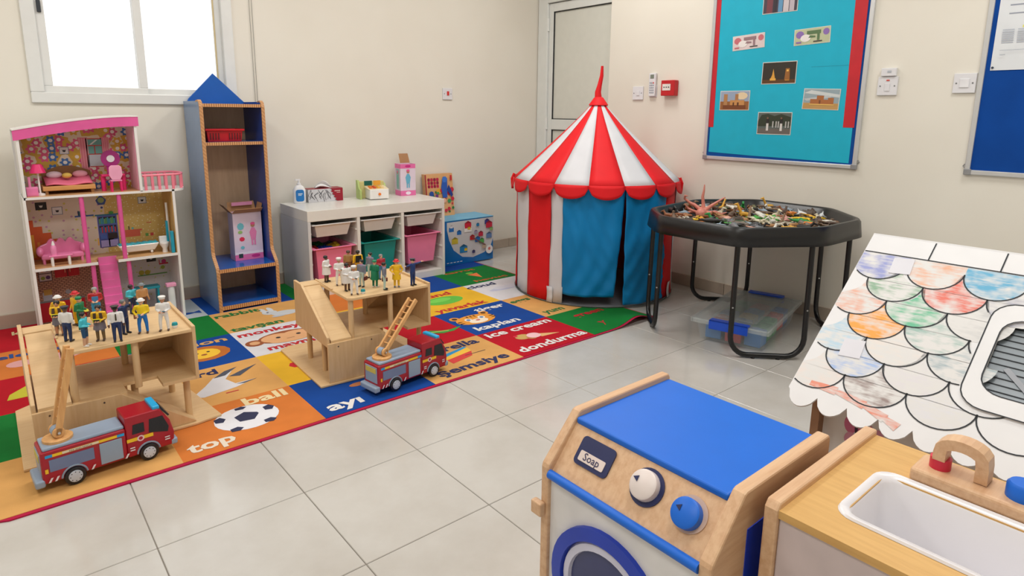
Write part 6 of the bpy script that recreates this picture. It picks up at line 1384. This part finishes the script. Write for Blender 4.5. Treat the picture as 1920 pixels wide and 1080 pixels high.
AC = {'horse': [('dark brown', (74, 52, 40)), ('black', (30, 28, 28)), ('white', (220, 216, 206)), ('chestnut', (140, 84, 50))], 'cow': [('grey brown', (110, 96, 84)), ('cream', (216, 204, 176)), ('brown', (110, 78, 56)), ('pink', (214, 160, 140))], 'big_cat': [('orange', (220, 130, 50)), ('brown', (120, 84, 56)), ('black', (26, 26, 28)), ('tawny', (170, 124, 80))], 'elephant': [('grey', (112, 112, 116)), ('dark brown', (84, 70, 60))], 'crocodile': [('bright green', (70, 160, 60)), ('dark green', (60, 82, 50)), ('olive', (110, 106, 70))], 'dinosaur': [('brown', (106, 84, 66)), ('green', (40, 140, 70)), ('charcoal', (56, 54, 54)), ('cream', (214, 206, 180))], 'lizard': [('yellow', (236, 196, 40)), ('brown', (110, 86, 66)), ('umber', (84, 64, 50)), ('pale', (206, 196, 176)), ('black', (36, 34, 34))], 'giraffe': [('yellow', (220, 166, 60)), ('dull brown', (126, 98, 72))], 'shark': [('white', (216, 220, 222)), ('pale blue', (150, 166, 180)), ('rose', (206, 150, 140))]}
random.seed(42)
RADI = {'horse': .030, 'cow': .032, 'big_cat': .034, 'elephant': .036, 'crocodile': .05, 'dinosaur': .042, 'lizard': .045, 'giraffe': .034, 'shark': .034}
placed = [(2.34, .205, .075)]
inner = [(x * .81 + tx, y * .81 + ty) for x, y in oc]
def inside(x, y):
    r = False
    for i in range(8):
        (x1, y1), (x2, y2) = inner[i], inner[i - 1]
        if (y1 > y) != (y2 > y) and x < (x2 - x1) * (y - y1) / (y2 - y1) + x1: r = not r
    return r
names = ['horse', 'horse', 'cow', 'big_cat', 'big_cat', 'crocodile', 'dinosaur', 'dinosaur', 'lizard', 'lizard', 'giraffe', 'shark', 'elephant']; cnt = 0; tries = 0; heap = []
while cnt < 230 and tries < 30000:
    tries += 1
    x = random.uniform(1.95, 2.92); y = random.uniform(-.48, .45)
    if not inside(x, y): continue
    kd = random.choice(names); r = RADI[kd] * .56
    lay = 0
    if any(math.hypot(x - a, y - b) < r + c for a, b, c in placed):
        lay = 1
        if any(math.hypot(x - a, y - b) < (r + c) for a, b, c in heap) or math.hypot(x - 2.34, y - .205) < .10 or random.random() < .5: continue
    cn, col = random.choice(AC[kd])
    if (kd, cn) not in AM:
        me = AM[kd].copy(); me.materials.append(P(col, .45, var=.1)); AM[(kd, cn)] = me
    o = bpy.data.objects.new('toy_' + kd, AM[(kd, cn)]); C.objects.link(o)
    lie = lay or (random.random() < .35)
    z = zfl + .002
    if lie and kd not in ('crocodile', 'lizard', 'shark'):
        o.rotation_euler = (PI / 2 * random.choice((-1, 1)) + random.uniform(-.3, .3), random.uniform(-.25, .25), random.uniform(0, 6.28)); z += .012
    else: o.rotation_euler = (random.uniform(-.1, .1), random.uniform(-.1, .1), random.uniform(0, 6.28))
    if lay: z += .022 + random.uniform(0, .012)
    o.location = (x, y, z); s = random.uniform(1.0, 1.4); o.scale = (s, s, s)
    (heap if lay else placed).append((x, y, r)); cnt += 1
    dx_, dy_ = x - tx, y - ty; rad = math.hypot(dx_, dy_); sec = int(((math.degrees(math.atan2(dy_, dx_)) + 360 + 22.5) % 360) // 45)
    side = 'beside the octopus' if math.hypot(x - 2.34, y - .205) < .14 else ('right at the middle' if rad < .14 else ['wall', 'wall and tent', 'tent', 'left', 'front left', 'front', 'playhouse', 'wall and playhouse'][sec].join(('towards the ', ' corner' if sec % 2 else ' side')) if rad < .32 else ['wall', 'wall and tent', 'tent', 'left', 'front left', 'front', 'playhouse', 'wall and playhouse'][sec].join(('at the ', ' rim')))
    pos_ = 'heaped on top' if lay else ('lying' if lie else 'standing')
    tag(o, '%s toy %s %s in tray, %s' % (cn, kd.replace('_', ' '), pos_, side), 'toy animal', 'toy animals heaped in the black tray')

flush_texts()
